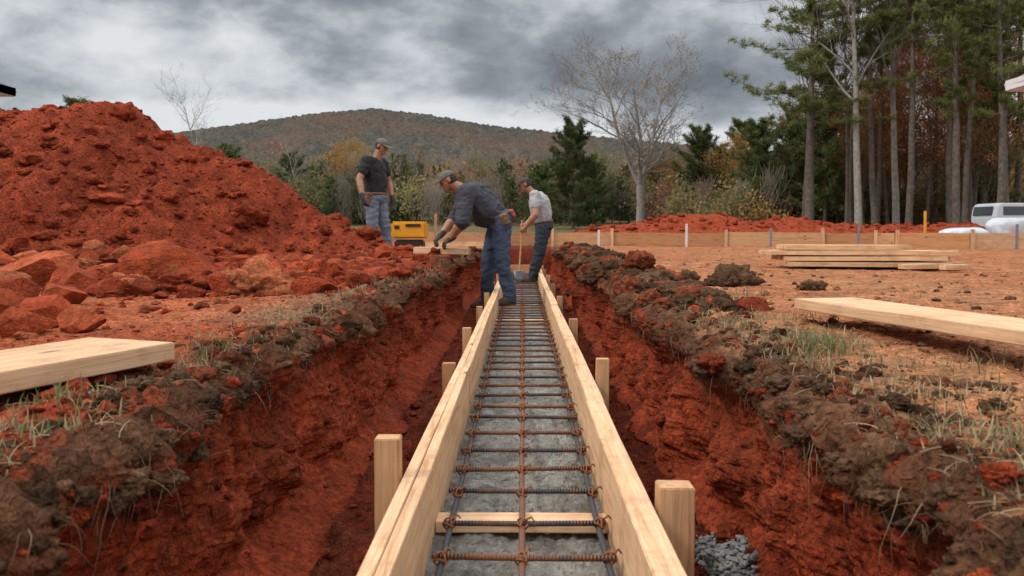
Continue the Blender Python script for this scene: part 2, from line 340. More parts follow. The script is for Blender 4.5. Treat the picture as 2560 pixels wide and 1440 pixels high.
CRMB=([crumbtemp(1,i) for i in range(8)],[crumbtemp(3,60+i) for i in range(10)],[crumbtemp(4,80+i) for i in range(8)])
def rrot(r):
    q=r.normal(size=4);q/=np.linalg.norm(q);w,x,y,z=q
    return np.array([[1-2*(y*y+z*z),2*(x*y-z*w),2*(x*z+y*w)],[2*(x*y+z*w),1-2*(x*x+z*z),2*(y*z-x*w)],[2*(x*z-y*w),2*(y*z+x*w),1-2*(x*x+y*y)]])
def scatter(name,items,temps,smooth,mat=M_clod,label=''):
    V=[];Fs=[];Cs=[];b=0
    for (p,s,cc) in items:
        q=s/max(p[1],.6);T=temps[0] if q<.0035 else (temps[1] if q<.012 else temps[2])
        v,f=T[rng.integers(len(T))];sc3=s*np.array([rng.uniform(.8,1.35),rng.uniform(.8,1.35),rng.uniform(.5,.9)])
        v=(v@rrot(rng).T)*sc3+np.array(p);V.append(v);Fs.append(f+b);b+=len(v)
        Cs.append(np.tile(np.array(cc)*rng.uniform(.7,1.25),(len(v),1)))
    o=npmesh(name,np.concatenate(V),np.concatenate(Fs),mat,np.concatenate(Cs),smooth);o['kind']='stuff';o['label']=label;return o
itb=[];itr=[]
mixb=brown*.5+red*.5
def addc(x,y,s,cc,sink=.3,br=False):
    z,n=gh(x,y);(itb if br else itr).append(((x,y,z+s*(.45-sink)),s,cc))
for _ in range(5600): # pile
    x=rng.uniform(-8.5,-1.5);y=rng.uniform(5.6,10.6);P=float(pile(np.array(x),np.array(y)))
    if P<.04 and rng.random()<.3: continue
    u=rng.random();s=min(.09,.009*rng.pareto(2.0)+.008) if u>.12 else min(.17,.026*rng.pareto(2.0)+.02)
    addc(x,y,s,red*rng.uniform(.65,1.3),.38,br=(rng.random()<.6))
for _ in range(2600): # toe rubble
    x=rng.uniform(-7,-1.1);y=rng.normal(6.2,.75);addc(x,y,min(.16,.018*rng.pareto(1.6)+.012),(red if rng.random()<.8 else packL*.8)*rng.uniform(.75,1.3),.2,br=(rng.random()<.2))
for _ in range(900):
    y=rng.uniform(5,11.5);x=-rng.uniform(.95,2.6);addc(x,y,min(.11,.014*rng.pareto(1.7)+.010),red*rng.uniform(.8,1.2),br=(rng.random()<.4))
for _ in range(2000): # left flat
    y=math.exp(rng.uniform(math.log(1.2),math.log(7)));x=-rng.uniform(.95,1+y*.75);addc(x,y,min(.04,.004*rng.pareto(1.5)+.004),(packL if rng.random()<.4 else red)*rng.uniform(.6,1.1))
for _ in range(4200): # lips
    y=math.exp(rng.uniform(math.log(.9),math.log(16)));sd=rng.random()<.55
    x=(XR+abs(rng.normal(.03,.15))) if sd else (XL-abs(rng.normal(.01,.11)));u=rng.random();pb=.45 if (sd or y<3) else .28;b_=u<.85
    cc=brown*rng.uniform(.7,1.3) if u<pb else (mixb*rng.uniform(.7,1.2) if u<pb+.35 else red*rng.uniform(.7,1.))
    addc(x,y,min(.012+.0065*y,.0042*rng.pareto(1.6)+.004),cc,.5,b_)
for _ in range(1300): # spoil ridge
    y=rng.uniform(4,15.5);x=XR+.2+rng.normal(0,.16);u=rng.random();b_=u<.85;addc(x,y,min(.09,.012*rng.pareto(1.6)+.012),(brown if u<.6 else mixb)*rng.uniform(.8,1.5) if b_ else red*.8,.35,b_)
for _ in range(3200): # right flat
    y=math.exp(rng.uniform(math.log(1.3),math.log(19)));x=rng.uniform(.85,1+y*.7);addc(x,y,min(.03,.0035*rng.pareto(1.4)+.0035),(packR if rng.random()<.6 else brown*1.6)*rng.uniform(.6,1.1))
for _ in range(900): # trench floor
    y=math.exp(rng.uniform(math.log(1.2),math.log(9)));sgn=-1 if rng.random()<.5 else 1;x=sgn*rng.uniform(.37,.66);addc(x,y,min(.04,.005*rng.pareto(1.5)+.005),redd*rng.uniform(.8,1.5),.35,rng.random()<.5)
for cx,cy,s in ((1.62,6.1,.12),(1.5,6.0,.09),(1.75,6.2,.08),(1.95,5.4,.065),(1.38,6.6,.08),(2.05,5.5,.05),(1.2,5.6,.06),(1.68,6.0,.07)): addc(cx,cy,s,brown*1.3,.1,True)
for _ in range(1000):
    x=rng.uniform(1,16);y=rng.normal(25.2,1.);addc(x,y,min(.14,.03*rng.pareto(1.9)+.02),red)
for _ in range(1300):
    sd=1 if rng.random()<.5 else -1;y=math.exp(rng.uniform(math.log(.9),math.log(12)));z=G-.01-abs(rng.normal(0,.06)) if rng.random()<.7 else rng.uniform(FL+.05,G-.05)
    h=bvh.ray_cast(Vector((0,y,z)),Vector((sd,0,0)))
    if h[0] is None: continue
    u=(G-z)/.6
    s=min(.035 if u<.3 else .02,.0045*rng.pareto(1.5)+.0045)
    cc=brown*rng.uniform(.7,1.4) if u<.22 and rng.random()<.7 else (red if rng.random()<.6 else redd)*rng.uniform(.7,1.25)
    p=h[0]+Vector((sd*s*.3,0,0));itb.append((tuple(p),s,cc))
scatter('topsoil_clods',itb,CRMB,True,M_clod,'loose crumbled brown and red soil clods')
scatter('clay_rubble',itr,ROCK,False,M_clod,'loose broken red clay rubble')
gi=[]
for _ in range(750):
    x=rng.normal(.60,.03);y=rng.normal(2.33,.10)
    z,n=gh(x,y)
    if z>-.85: continue
    gi.append(((x,y,z+.02*rng.random()+.06*math.exp(-((y-2.33)/.11)**2)*rng.random()),rng.uniform(.006,.013),(.3,.3,.3)))
scatter('gravel',gi,ROCK,False,M_gravel,'grey crushed gravel spilled in the trench')
# boulders
def boulder(x,y,sx,sy,sz,seed,label,rz=0,cm=1.,sink=.3,npl=12,tint=0.):
    v,f=rocktemp(6 if sx>.3 else 5,seed,1.,npl,.04,.022,.42,.72);v=v/np.abs(v).max(0)*np.array([sx,sy,sz]);z,n=gh(x,y)
    cc=(np.array(red)*(1-tint)+packL*.9*tint)*1.1*cm*np.ones((len(v),1))
    o=npmesh('boulder',v,f,M_rock,cc,False);o.location=(x,y,z+sz*(1-2*sink)*.9);o.rotation_euler=(rng.uniform(-.15,.15),rng.uniform(-.2,.2),rz)
    tag(o,label,'rock','clay boulders at the foot of the heap')
boulder(-3.42,5.75,.36,.28,.20,131,'large slanted slab of red clay rock',-.3,1.2,.16,16,.45)
boulder(-2.52,5.8,.36,.28,.22,132,'large blocky red clay boulder on rubble',.2,.95,.16,16,.1)
for i,(x,y,s) in enumerate([(-2.95,5.3,.15),(-3.5,5.0,.13),(-1.85,5.9,.17),(-2.1,6.4,.14),(-2.0,5.4,.15),(-1.55,7.2,.12),(-3.95,5.25,.16),(-2.9,6.8,.18),(-1.9,7.4,.17),(-2.25,7.9,.15),(-1.75,8.6,.14),(-1.55,9.0,.13),(-2.1,3.5,.12),(-2.35,3.6,.15),(-2.0,3.2,.10),(-1.85,3.35,.09),(-4.3,6.4,.18),(-4.8,6.1,.2),(-1.45,9.9,.11),(-3.1,6.4,.17),(-2.6,4.5,.11),(-2.9,4.4,.09),(-3.7,8.2,.13),(-1.5,6.3,.11),(-1.3,7.9,.1),(-1.6,5.6,.11),(-3.05,5.75,.15),(-2.1,5.75,.14)]):
    boulder(x,y,s*rng.uniform(1,1.35),s,s*rng.uniform(.65,.9),200+i,'red clay rock lying in rubble',rng.uniform(0,3),rng.uniform(.85,1.2),.22,15,rng.uniform(0,.4))
# ---------------------------------------------------------------- formwork
ys=np.linspace(-1.5,16.2,1300);xs=np.linspace(-.272,.272,60);XX,YY=np.meshgrid(xs,ys)
ZZ=-.955+fbm(XX*9,YY*9,0,5,81,.6)*.018+fbm(XX*2.5,YY*2.5,0,3,82)*.012+(bil(XX*15,YY*15,0,5,83,.65)-.3)*.030
ii=np.arange(XX.size).reshape(XX.shape);fq=np.stack([ii[:-1,:-1],ii[:-1,1:],ii[1:,1:],ii[1:,:-1]],-1).reshape(-1,4)
con=npmesh('concrete_footing',np.stack([XX,YY,ZZ],-1).reshape(-1,3),fq,M_conc,None,True)
tag(con,'rough wet grey concrete poured between wooden forms','concrete')
H0=-.957;H1=-.707
for side in (-1,1):
    ends=[-1.2,4.1,7.6,10.8,14.2,16.1] if side<0 else [-1.2,3.3,7.6,11.9,16.1]
    for a,b in zip(ends[:-1],ends[1:]):
        j=random.uniform(-.003,.003)
        if side<0: plank('form_board',(-.288,a+.002,(H0+H1)/2),(-.288,b-.002,(H0+H1)/2),.25,.034,M_wood,(1,0,0),.002,.002)
        else: plank('form_board',(.307+j,a+.002,(H0+H1)/2),(.307+j,b-.002,(H0+H1)/2),.25,.070,M_wood,(1,0,0))
for a,b in ((-1.2,5.2),(5.2,9.4),(9.4,13),(13,16.1)):
    plank('form_board',(-.3235,a+.002,(H0+H1)/2-.002),(-.3235,b-.002,(H0+H1)/2-.002),.25,.034,M_wood,(1,0,0),.002,.002)
plank('form_board',(-.34,16.15,-.84),(.34,16.15,-.84),.27,.04,M_wood2,(0,1,0))
for o in col.objects:
    if o.name.startswith('form_board'): tag(o,'pale pine form board on edge lining the footing','form board','form boards lining the footing')
for side,lst in ((-1,[(2.3,-.595,.072),(4.19,-.70,.07),(5.5,-.675,.06),(7.1,-.68,.055),(8.5,-.67,.055),(10.4,-.68,.05),(12.3,-.68,.05),(14.2,-.68,.05)]),(1,[(2.08,-.665,.092),(3.82,-.615,.062),(5.97,-.665,.065),(7.95,-.66,.06),(9.8,-.66,.06),(11.7,-.66,.06),(13.6,-.67,.06),(15.2,-.67,.06)])):
    for (y,zt,w) in lst:
        x=side*(.347+w/2)
        o=plank('wooden_stake',(x,y,-1.15),(x+side*random.uniform(-.0,.008),y+random.uniform(-.01,.01),zt),w*.8,w,M_stake if not(side<0 and abs(y-4.19)<.1) else M_wood2,(1,0,0),.003,.0)
        tag(o,'short pine stake driven beside the form board','wooden stake','stakes bracing the footing forms')
for y in (2.5,8.05):
    o=plank('spreader_board',(-.268,y,-.92),(.268,y,-.92),.085,.035,M_wood,(0,0,1));tag(o,'short pine spreader lying across the wet concrete','wooden spreader','spreaders between the forms')
# rebar cage
cage=empty('rebar_cage',(0,8,-.95));tag(cage,'tied steel rebar cage lying over wet concrete','rebar cage')
def barobj(name,p0,p1,r,mat,seed):
    p0=np.array(p0);p1=np.array(p1);L=np.linalg.norm(p1-p0);n=max(3,int(L/.12));u=np.linspace(-L/2,L/2,n)
    pts=np.stack([u,fbm(u*1.5+seed,0,0,2,seed%50)*.004,fbm(u*1.5+seed,5,0,2,seed%50)*.004],-1);rad=np.full(n,r);
    pts=np.concatenate([pts[:1],pts,pts[-1:]]);pts[0,0]-=1e-4;pts[-1,0]+=1e-4;rad=np.concatenate([[1e-4],rad,[1e-4]])
    v,f=tubes([(pts,rad,12)]);o=npmesh(name,v,f,mat,None,True)
    d=Vector(p1-p0).normalized();q=Vector((0,0,1));y_=q.cross(d).normalized();m=Matrix((d,y_,d.cross(y_))).transposed().to_4x4();m.translation=Vector((p0+p1)/2)
    o.parent=cage;o.matrix_parent_inverse=Matrix.Translation(-cage.location);o.matrix_basis=m;return o
for x,mt in ((-.216,M_rbl),(0.,M_rbr),(.232,M_rbl)): barobj('longitudinal_bar',(x,-.5,-.888),(x,16,-.888),.0095,mt,int(x*100)+50)
tp=[]
an=np.linspace(0,2*np.pi,13)
tp.append((np.stack([.017*np.cos(an),.017*np.sin(an)*.75,.016*np.sin(an)*np.cos(an)*.6+.004],-1),np.full(13,.0028),5))
tp.append((np.stack([.015*np.cos(an),.004+0*an,.015*np.sin(an)+.003],-1),np.full(13,.0028),5))
tp.append((np.stack([.004+0*an,.015*np.cos(an),.015*np.sin(an)+.003],-1),np.full(13,.0026),5))
tp.append((np.array([[.01,.0,.016],[.022,.01,.022],[.03,.012,.012]]),np.array([.003,.003,.002]),5))
tv,tf=tubes(tp);tie0=None;k=0;y=1.33
while y<15.9:
    dy=rng.normal(0,.010);sk=rng.normal(0,.008)
    barobj('cross_bar',(-.243+rng.normal(0,.005),y+dy-sk,-.868),(.255+rng.normal(0,.005),y+dy+sk,-.868),.0082,M_rb if rng.random()<.55 else M_rbr,k*3+7)
    if k<32:
        for x in (-.216,0.,.232):
            if tie0 is None: o=npmesh('wire_tie',tv,tf,M_tie,None,True);tie0=o
            else: o=tie0.copy();col.objects.link(o)
            o.parent=cage;o.matrix_parent_inverse=Matrix.Translation(-cage.location);o.location=(x,y+dy,-.878);o.rotation_euler=(0,0,rng.uniform(-.6,.6));o.scale=(1.15,)*3
    y+=.26;k+=1
# ---------------------------------------------------------------- loose lumber
def flatplank(p0,p1,w,t,mat,label,nm='lumber_plank',grp='loose lumber planks on the ground',nrm=(0,0,1)):
    o=plank(nm,p0,p1,w,t,mat,nrm);tag(o,label,'plank',grp);return o
d=Vector((-.34,-.94,0));q=Vector((-.985,2.26,-.345));c0=q+Vector((-.94,.34,0))*.16
flatplank(c0,c0+d*3.2,.32,.05,M_wood,'wide pale pine plank lying on red clay')
d=Vector((.27,-1.16,0)).normalized();q=Vector((1.235,3.6,-.33));c0=q+Vector((.974,.227,0))*.145
flatplank(c0,c0+d*3.4,.30,.045,M_wood,'wide pale pine plank propped on dry topsoil')
def r2(x): return rng.uniform(-x,x)
z0=-.40
for lay,(n,xa,xb) in enumerate([(5,2.95,4.55),(4,2.75,4.40),(4,2.70,4.45),(3,2.85,4.20)]):
    for i in range(n):
        y=8.6+i*.155+lay*.07;a=xa+r2(.12)+i*.05;b=xb+r2(.18)
        flatplank((a,y,z0+lay*.060+.03),(b+.1,y+r2(.05)-.12,z0+lay*.060+.03),.14,.045,M_wood,'pale pine board in a low lumber stack','stacked_board','boards in the lumber stack')
for i,(a,b,y) in enumerate([(4.3,4.62,8.15),(3.95,4.35,8.3)]): flatplank((a,y,-.385),(b,y+.1,-.385),.1,.05,M_wood,'short pine offcut beside the lumber stack','lumber_offcut','lumber offcuts')
flatplank((-1.24,9.22,-.235),(-.60,9.17,-.25),.17,.07,M_wood,'short thick timber resting on the trench edge','timber_block','timbers on the trench edge')
flatplank((-1.05,9.4,-.30),(-.70,9.34,-.31),.14,.045,M_wood,'short thick timber resting on the trench edge','timber_block','timbers on the trench edge')
for i in range(5): flatplank((-2.3+r2(.1),16.6+i*.12,-.38+.05*(i%3)),(-.85+r2(.1),16.7+i*.12,-.38+.05*(i%3)),.12,.045,M_wood,'pale board lying near the trench end','stacked_board','boards near the trench end')
pts=[(-2.9,19.6),(-.6,20),(.75,20.),(2.26,20.),(5.0,19.6),(7.1,18.8),(8.1,18.3),(8.45,18.0),(9.25,16.4),(10.6,16.4),(13,16.2)]
for i,((x0,y0),(x1,y1)) in enumerate(zip(pts[:-1],pts[1:])):
    mt=M_wood if i>=8 else (M_wood2 if i%2 else M_stake)
    zt=-.06-.01*(i%2);o=plank('perimeter_board',(x0+.02,y0,zt-.17),(x1-.02,y1,zt-.17),.34,.04,mt,(0,1,0),.003,.008)
    tag(o,'weathered perimeter form board standing on edge' if i<8 else 'pale new perimeter form board standing on edge','form board','perimeter form boards')
    o=plank('perimeter_stake',(x1,y1-.05,-.6),(x1+r2(.02),y1-.05,.02+r2(.03)),.07,.045,M_wood,(0,1,0),.003,0);tag(o,'wooden stake behind a perimeter form board','wooden stake','perimeter stakes')
for x,y,zt,mt,lb in ((4.0,19.4,.15,M_wpaint,'thin white marking stake'),(5.9,18.9,.05,M_steel,'thin steel marking stake'),(8.9,17.6,.42,M_yel,'tall yellow marking stake'),(7.6,18.,.1,M_steel,'thin steel marking stake'),(10,16.1,.12,M_steel,'thin steel marking stake'),(-1.6,14.7,.3,M_stake,'tall wooden grade stake'),(1.9,19.8,-.0,M_wpaint,'thin white marking stake'),(11.2,15.9,.1,M_wpaint,'thin white marking stake')):
    o=plank('marking_stake',(x,y,-.6),(x+.01,y,zt),.05,.03,mt,(0,1,0),.003,0);tag(o,lb,'stake','marking stakes')
# ---------------------------------------------------------------- grass, straw, roots
V=[];Fs=[];Cs=[];base=0
def tuft(x,y,n,h,spread,cg):
    global base
    for _ in range(n):
        xx=x+rng.normal(0,spread);yy=y+rng.normal(0,spread*1.3);zz=gh(xx,yy)[0]-.005
        if zz<G-.12: continue
        a=rng.uniform(0,6.28);l=h*rng.uniform(.3,1.1);b=np.array([xx,yy,zz])
        dr=np.array([math.cos(a),math.sin(a),0]);bd=rng.uniform(.2,1.1);w=rng.uniform(.0012,.0026)
        sd=np.array([-dr[1],dr[0],0])*w
        p=[b+dr*l*bd*s*s*.8+np.array([0,0,l*(s-.42*bd*s*s)]) for s in (0,.35,.7,1.)]
        ww=[1,.9,.6,.1]
        V.append(np.array([q for pp,k in zip(p,ww) for q in (pp-sd*k,pp+sd*k)]))
        Fs.append(np.array([[0,1,3,2],[2,3,5,4],[4,5,7,6]])+base);base+=8
        cc=(np.array([.15,.19,.06]) if rng.random()<cg else np.array([.38,.29,.16]))*rng.uniform(.5,1.15);Cs.append(np.tile(cc,(8,1)))
for x,y,n,h,s,g in [(1.02,2.75,170,.12,.05,.6),(1.12,2.95,80,.09,.06,.5),(1.5,2.55,50,.08,.08,.15),(1.25,4.9,80,.09,.08,.4),(1.45,5.1,50,.08,.09,.3),(.95,3.4,90,.08,.06,.3),(1.6,3.9,40,.08,.1,.5),(1.05,2.1,90,.08,.07,.05),(-1.0,1.75,60,.07,.07,.7),(-.96,2.4,50,.07,.05,.4),(-.93,1.5,50,.07,.05,.5),(-1.2,5.2,50,.08,.12,.3),(-1.0,6.2,50,.08,.1,.3),(1.15,1.75,100,.08,.09,.1),(.97,7.2,60,.08,.1,.3),(2.6,5.1,30,.07,.12,.4),(-1.05,1.3,50,.06,.05,.5),(1.3,2.4,50,.09,.08,.35),(.9,2.5,80,.09,.05,.2),(1.35,3.7,50,.08,.08,.5)]: tuft(x,y,n,h,s,g)
for _ in range(420):
    sd=rng.random()<.65;y=math.exp(rng.uniform(math.log(1.2),math.log(9)));x=(XR+.02+abs(rng.normal(.15,.2))) if sd else XL-.02-abs(rng.normal(.1,.12));tuft(x,y,int(rng.integers(4,20)),.055,.03,.12)
o=npmesh('grass',np.concatenate(V),np.concatenate(Fs),M_grass,np.concatenate(Cs));o['kind']='stuff';o['label']='sparse green and dry grass blades on the trench edges'
rp=[];rc=[]
for _ in range(2200):
    sd=1 if rng.random()<.55 else -1;y=math.exp(rng.uniform(math.log(.9),math.log(9)))
    z=G-.005-abs(rng.normal(0,.06))
    h=bvh.ray_cast(Vector((0,y,z)),Vector((sd,0,0)))
    if h[0] is None: continue
    p=np.array(h[0])+np.array([sd*.008,0,0]);L=rng.uniform(.03,.11) if rng.random()<.93 else rng.uniform(.1,.24);dv=np.array([-sd*rng.uniform(.05,.5),rng.normal(0,.7),rng.normal(-.3,.5)]);dv/=np.linalg.norm(dv)
    P=[p]
    for s in range(6):
        dv=dv+np.array([sd*.06,rng.normal(0,.35),-.2+rng.normal(0,.15)]);dv/=np.linalg.norm(dv);P.append(P[-1]+dv*L/6)
    r=rng.uniform(.0005,.0013);rp.append((np.array(P),np.linspace(r,r*.3,7),4));cc=(np.array([.26,.17,.10]) if rng.random()<.3 else np.array([.12,.065,.04]))*rng.uniform(.7,1.3);rc.append(np.tile(cc,(28,1)))
for _ in range(1500):
    sd=rng.random()<.65;y=math.exp(rng.uniform(math.log(1.1),math.log(6)));x=XR+abs(rng.normal(.18,.22)) if sd else XL-abs(rng.normal(.1,.12));z=gh(x,y)[0]+.008
    a=rng.uniform(0,3.14);L=rng.uniform(.02,.09);dv=np.array([math.cos(a),math.sin(a),rng.normal(.05,.15)]);P=[np.array([x,y,z])+dv*L*s/3+np.array([0,0,-.02*s*s/9]) for s in range(4)]
    rp.append((np.array(P),np.full(4,rng.uniform(.0006,.0013)),4));rc.append(np.tile((np.array([.42,.31,.18]) if rng.random()<.6 else np.array([.14,.08,.05]))*rng.uniform(.5,1.1),(16,1)))
v,f=tubes(rp);o=npmesh('roots_and_straw',v,f,M_root,np.concatenate(rc));o['kind']='stuff';o['label']='thin roots and straw hanging from the topsoil'
# ---------------------------------------------------------------- PEOPLE
def ell(c,r,R=None,half=None):
    v=ICO[2][0].copy()
    if half is not None: v[:,2]=np.maximum(v[:,2],half)
    if np.isscalar(r): r=(r,r,r)
    v=v*np.array(r)
    if R is not None: v=v@np.array(R).T
    return v+np.array(c)
def hull(*es):
    bm=bmesh.new()
    for e_ in es:
        for p in e_: bm.verts.new(p)
    r=bmesh.ops.convex_hull(bm,input=bm.verts[:])
    dead=[g for g in r['geom_interior'] if isinstance(g,bmesh.types.BMVert)]
    bmesh.ops.delete(bm,geom=list(set(dead)),context='VERTS')
    bm.verts.index_update();v=np.array([x.co[:] for x in bm.verts]);f=[[q.index for q in p.verts] for p in bm.faces];bm.free();return v,f
def blob(name,hs,voxel,sm,mat,parent,fold=0.,fs=9.):
    V=[];Fc=[];b=0
    for v,f in hs: V.append(v);Fc+= [[i+b for i in q] for q in f];b+=len(v)
    me=bpy.data.meshes.new(name+'_t');me.from_pydata(np.concatenate(V).tolist(),[],Fc);ot=bpy.data.objects.new(name+'_t',me);col.objects.link(ot)
    m=ot.modifiers.new('r','REMESH');m.mode='VOXEL';m.voxel_size=voxel
    if sm: m=ot.modifiers.new('s','SMOOTH');m.iterations=sm;m.factor=.5
    dg=bpy.context.evaluated_depsgraph_get();nm=bpy.data.meshes.new_from_object(ot.evaluated_get(dg));nm.name=name
    bpy.data.objects.remove(ot,do_unlink=True);bpy.data.meshes.remove(me)
    n=len(nm.vertices);co=np.empty(n*3,np.float32);nm.vertices.foreach_get('co',co);co=co.reshape(-1,3).astype(float)
    if fold:
        nn=np.empty(n*3,np.float32);nm.vertices.foreach_get('normal',nn);nn=nn.reshape(-1,3)
        w=fbm(co[:,0]*fs,co[:,1]*fs,co[:,2]*fs*1.9,3,77);w=1-np.abs(w)*2;co=co+nn*(w*fold)[:,None]
    nm.vertices.foreach_set('co',co.astype(np.float32).ravel());nm.polygons.foreach_set('use_smooth',np.ones(len(nm.polygons),bool))
    nm.materials.clear();nm.materials.append(mat);o=bpy.data.objects.new(name,nm);col.objects.link(o);o.parent=parent
    o.matrix_parent_inverse=Matrix.Translation(-parent.location);return o
def nz(v): v=np.array(v,float);return v/np.linalg.norm(v)
def person(J,mats,label,opts):
    A={k:np.array(v,float) for k,v in J.items()};B=opts.get('bulk',1.1);bt=opts.get('belly',0.);BJ=opts.get('bj',B)
    root=empty('person',(A['pel'][0],A['pel'][1],J['anL'][2]-.09));tag(root,label,'person')
    lat=nz(A['shR']-A['shL']);up=nz(A['neck']-A['pel']);fr=nz(np.cross(up,lat));R=np.stack([lat,fr,nz(np.cross(lat,fr))],1)
    latp=nz(A['hiR']-A['hiL']);upp=nz(up*.5+np.array([0,0,.5]));frp=nz(np.cross(upp,latp));Rp=np.stack([latp,frp,nz(np.cross(latp,frp))],1)
    ch=A['chest'];pel=A['pel'];wa=ch*.45+pel*.55+R[:,1]*(.0+bt)
    hf=nz(A['hf']);hl=nz(np.cross(hf,np.array([0,0,1.])));hu=np.cross(hl,hf);RH=np.stack([hl,hf,hu],1);H=A['head']
    def HP(l,f,u): return H+hl*l+hf*f+hu*u
    b=[];b.append(hull(ell(ch,(.165,.12,.15),R),ell(wa,(.145,.11,.09),R)));b.append(hull(ell(wa,(.145,.11,.09),R),ell(pel,(.155,.12,.09),Rp)))
    b.append(hull(ell(A['neck']-up*.03,.068),ell(H-hu*.05-hf*.02,.06)));b.append(hull(ell(A['neck']-up*.06,.06),ell(A['shL'],.055)));b.append(hull(ell(A['neck']-up*.06,.06),ell(A['shR'],.055)))
    b.append((hull(ell(HP(0,-.01,.025),(.078,.098,.097),RH))));b.append(hull(ell(HP(0,.02,-.02),(.066,.07,.07),RH),ell(HP(0,.055,-.088),(.034,.03,.024),RH)))
    b.append(hull(ell(HP(0,.088,.012),.010),ell(HP(0,.114,-.028),(.018,.015,.013),RH)));b.append(hull(ell(HP(0,.090,-.058),(.024,.011,.006),RH)));b.append(hull(ell(HP(0,.088,-.071),(.022,.011,.007),RH)));b.append(hull(ell(HP(0,.08,.028),(.05,.016,.01),RH)))
    for s in (-1,1): b.append(hull(ell(HP(.079*s,-.008,-.005),(.011,.022,.033),RH)))
    gl=[]
    for s in 'LR':
        sh,elb,wr=A['sh'+s],A['el'+s],A['wr'+s];b.append(hull(ell(sh,.058*B),ell(elb,.046*B)));b.append(hull(ell(elb,.046*B),ell(elb*.62+wr*.38,.047*B)));b.append(hull(ell(elb*.65+wr*.35,.046*B),ell(wr,.031)))
        hd=nz(A['hd'+s]);hn=nz(A['hn'+s]-hd*np.dot(A['hn'+s],hd));hs=np.cross(hd,hn)*(1 if s=='L' else -1)
        RR=np.stack([hs,hd,hn],1);g=[hull(ell(wr,.03),ell(wr+hd*.045,(.042,.03,.019),RR),ell(wr+hd*.085,(.044,.015,.015),RR))]
        curl=opts.get('curl',.45)
        for i,(o_,L) in enumerate(zip((-.033,-.011,.012,.033),(.066,.082,.078,.068))):
            p=wr+hd*.088+hs*o_;an=.15
            for sg,rr in zip((.45,.32,.23),(.0098,.0093,.0085)):
                an+=curl;q2=p+(hd*math.cos(an)+hn*math.sin(an))*L*sg;g.append(hull(ell(p,rr),ell(q2,rr*.93)));p=q2
        p=wr+hd*.03+hs*.034
        for a1,L,rr in ((.0,.04,.0115),(.35,.03,.0105),(.6,.024,.0095)):
            q2=p+nz(hd*.75+hs*(.65-a1)+hn*(.35+a1*.6))*L;g.append(hull(ell(p,rr),ell(q2,rr*.93)));p=q2
        b+=g;gl.append((s,wr,hd,g))
        hi,kn,anq=A['hi'+s],A['kn'+s],A['an'+s];b.append(hull(ell(hi,.085),ell(kn,.056)));b.append(hull(ell(kn,.056),ell(kn*.65+anq*.35,.055),ell(anq,.04)))
        td=nz(A['to'+s]);b.append(hull(ell(anq,.036),ell(anq+td*.12-np.array([0,0,.05]),.03)))
    blob('body',b,.0062,2,M_skin,root)
    s_=[hull(ell(ch,(.195*B,.145*B,.165),R),ell(wa,(.175*B,.150*B,.12),R)),hull(ell(wa,(.175*B,.150*B,.12),R),ell(pel+up*.06,(.170*BJ,.140*BJ,.06),R))]
    s_.append(hull(ell(A['neck']-up*.055,(.08,.075,.03),R),ell(ch+up*.09,(.14,.11,.06),R)))
    fe=opts['sleeve']
    for s in 'LR':
        sh,elb,wr=A['sh'+s],A['el'+s],A['wr'+s];s_.append(hull(ell(sh,.078*B),ell(ch+up*.07,.10)));s_.append(hull(ell(sh,.07*B),ell(A['neck']-up*.06,.055)))
        if fe<=1: s_.append(hull(ell(sh,.076*B),ell(sh+(elb-sh)*fe*.82,.072*B)))
        else: s_.append(hull(ell(sh,.076*B),ell(elb,.060*B)));s_.append(hull(ell(elb,.061*B),ell(elb+(wr-elb)*(fe-1),.055*B)))
    blob('shirt',s_,.009,3,mats['shirt'],root,opts.get('fold',.009),6.)
    j=[hull(ell(pel+upp*.05,(.168*BJ,.136*BJ,.05),Rp),ell(pel-upp*.03,(.172*BJ,.145*BJ,.08),Rp))]
    for s in 'LR':
        hi,kn,anq=A['hi'+s],A['kn'+s],A['an'+s];j.append(hull(ell(hi,.104*BJ),ell(kn,.077*BJ)));j.append(hull(ell(kn,.077*BJ),ell(kn*.6+anq*.4,.074*BJ),ell(anq+np.array([0,0,.0]),.068)))
        td=nz(A['to'+s]);Rb=np.stack([np.cross(td,[0,0,1.]),td,[0,0,1.]],1);z=np.array([0,0,1.])
        blob('boot',[hull(ell(anq+z*.03,.05),ell(anq-td*.025-z*.055,(.042,.045,.035),Rb)),hull(ell(anq-td*.03-z*.06,(.042,.045,.03),Rb),ell(anq+td*.11-z*.055,(.048,.05,.035),Rb),ell(anq+td*.17-z*.062,(.04,.035,.028),Rb),ell(anq+td*.02,.045))],.009,2,M_boot,root)
    blob('jeans',j,.009,3,mats['jeans'],root,.012,6.)
    for s,wr,hd,g in gl:
        if s in opts.get('gloves',''):
            gg=[((v-v.mean(0))*1.2+v.mean(0),f) for v,f in g];gg.append(hull(ell(wr-hd*.04,.037),ell(wr+hd*.02,.037)))
            blob('glove',gg,.006,1,M_glove,root)
    blob('hair',[hull(ell(HP(0,-.028,.0),(.082,.086,.085),RH))],.008,1,M_hair,root,.003,30)
    cp=[hull(ell(HP(0,-.008,.037),(.09,.109,.088),RH,0.)),hull(ell(HP(0,.118,.036),(.068,.062,.006),RH),ell(HP(0,.06,.044),(.078,.03,.006),RH))]
    blob('cap',cp,.006,1,mats['cap'],root)
    for s in (-1,1):
        o=npmesh('eye',ICO[2][0]*.011+HP(.03*s,.080,.006),ICO[2][1],M_eye,None,True,root);o.matrix_parent_inverse=Matrix.Translation(-root.location)
    pts=[]
    for a in np.linspace(0,2*np.pi,33): pts.append(pel+upp*.045+Rp[:,0]*.175*BJ*math.cos(a)+Rp[:,1]*.145*BJ*math.sin(a))
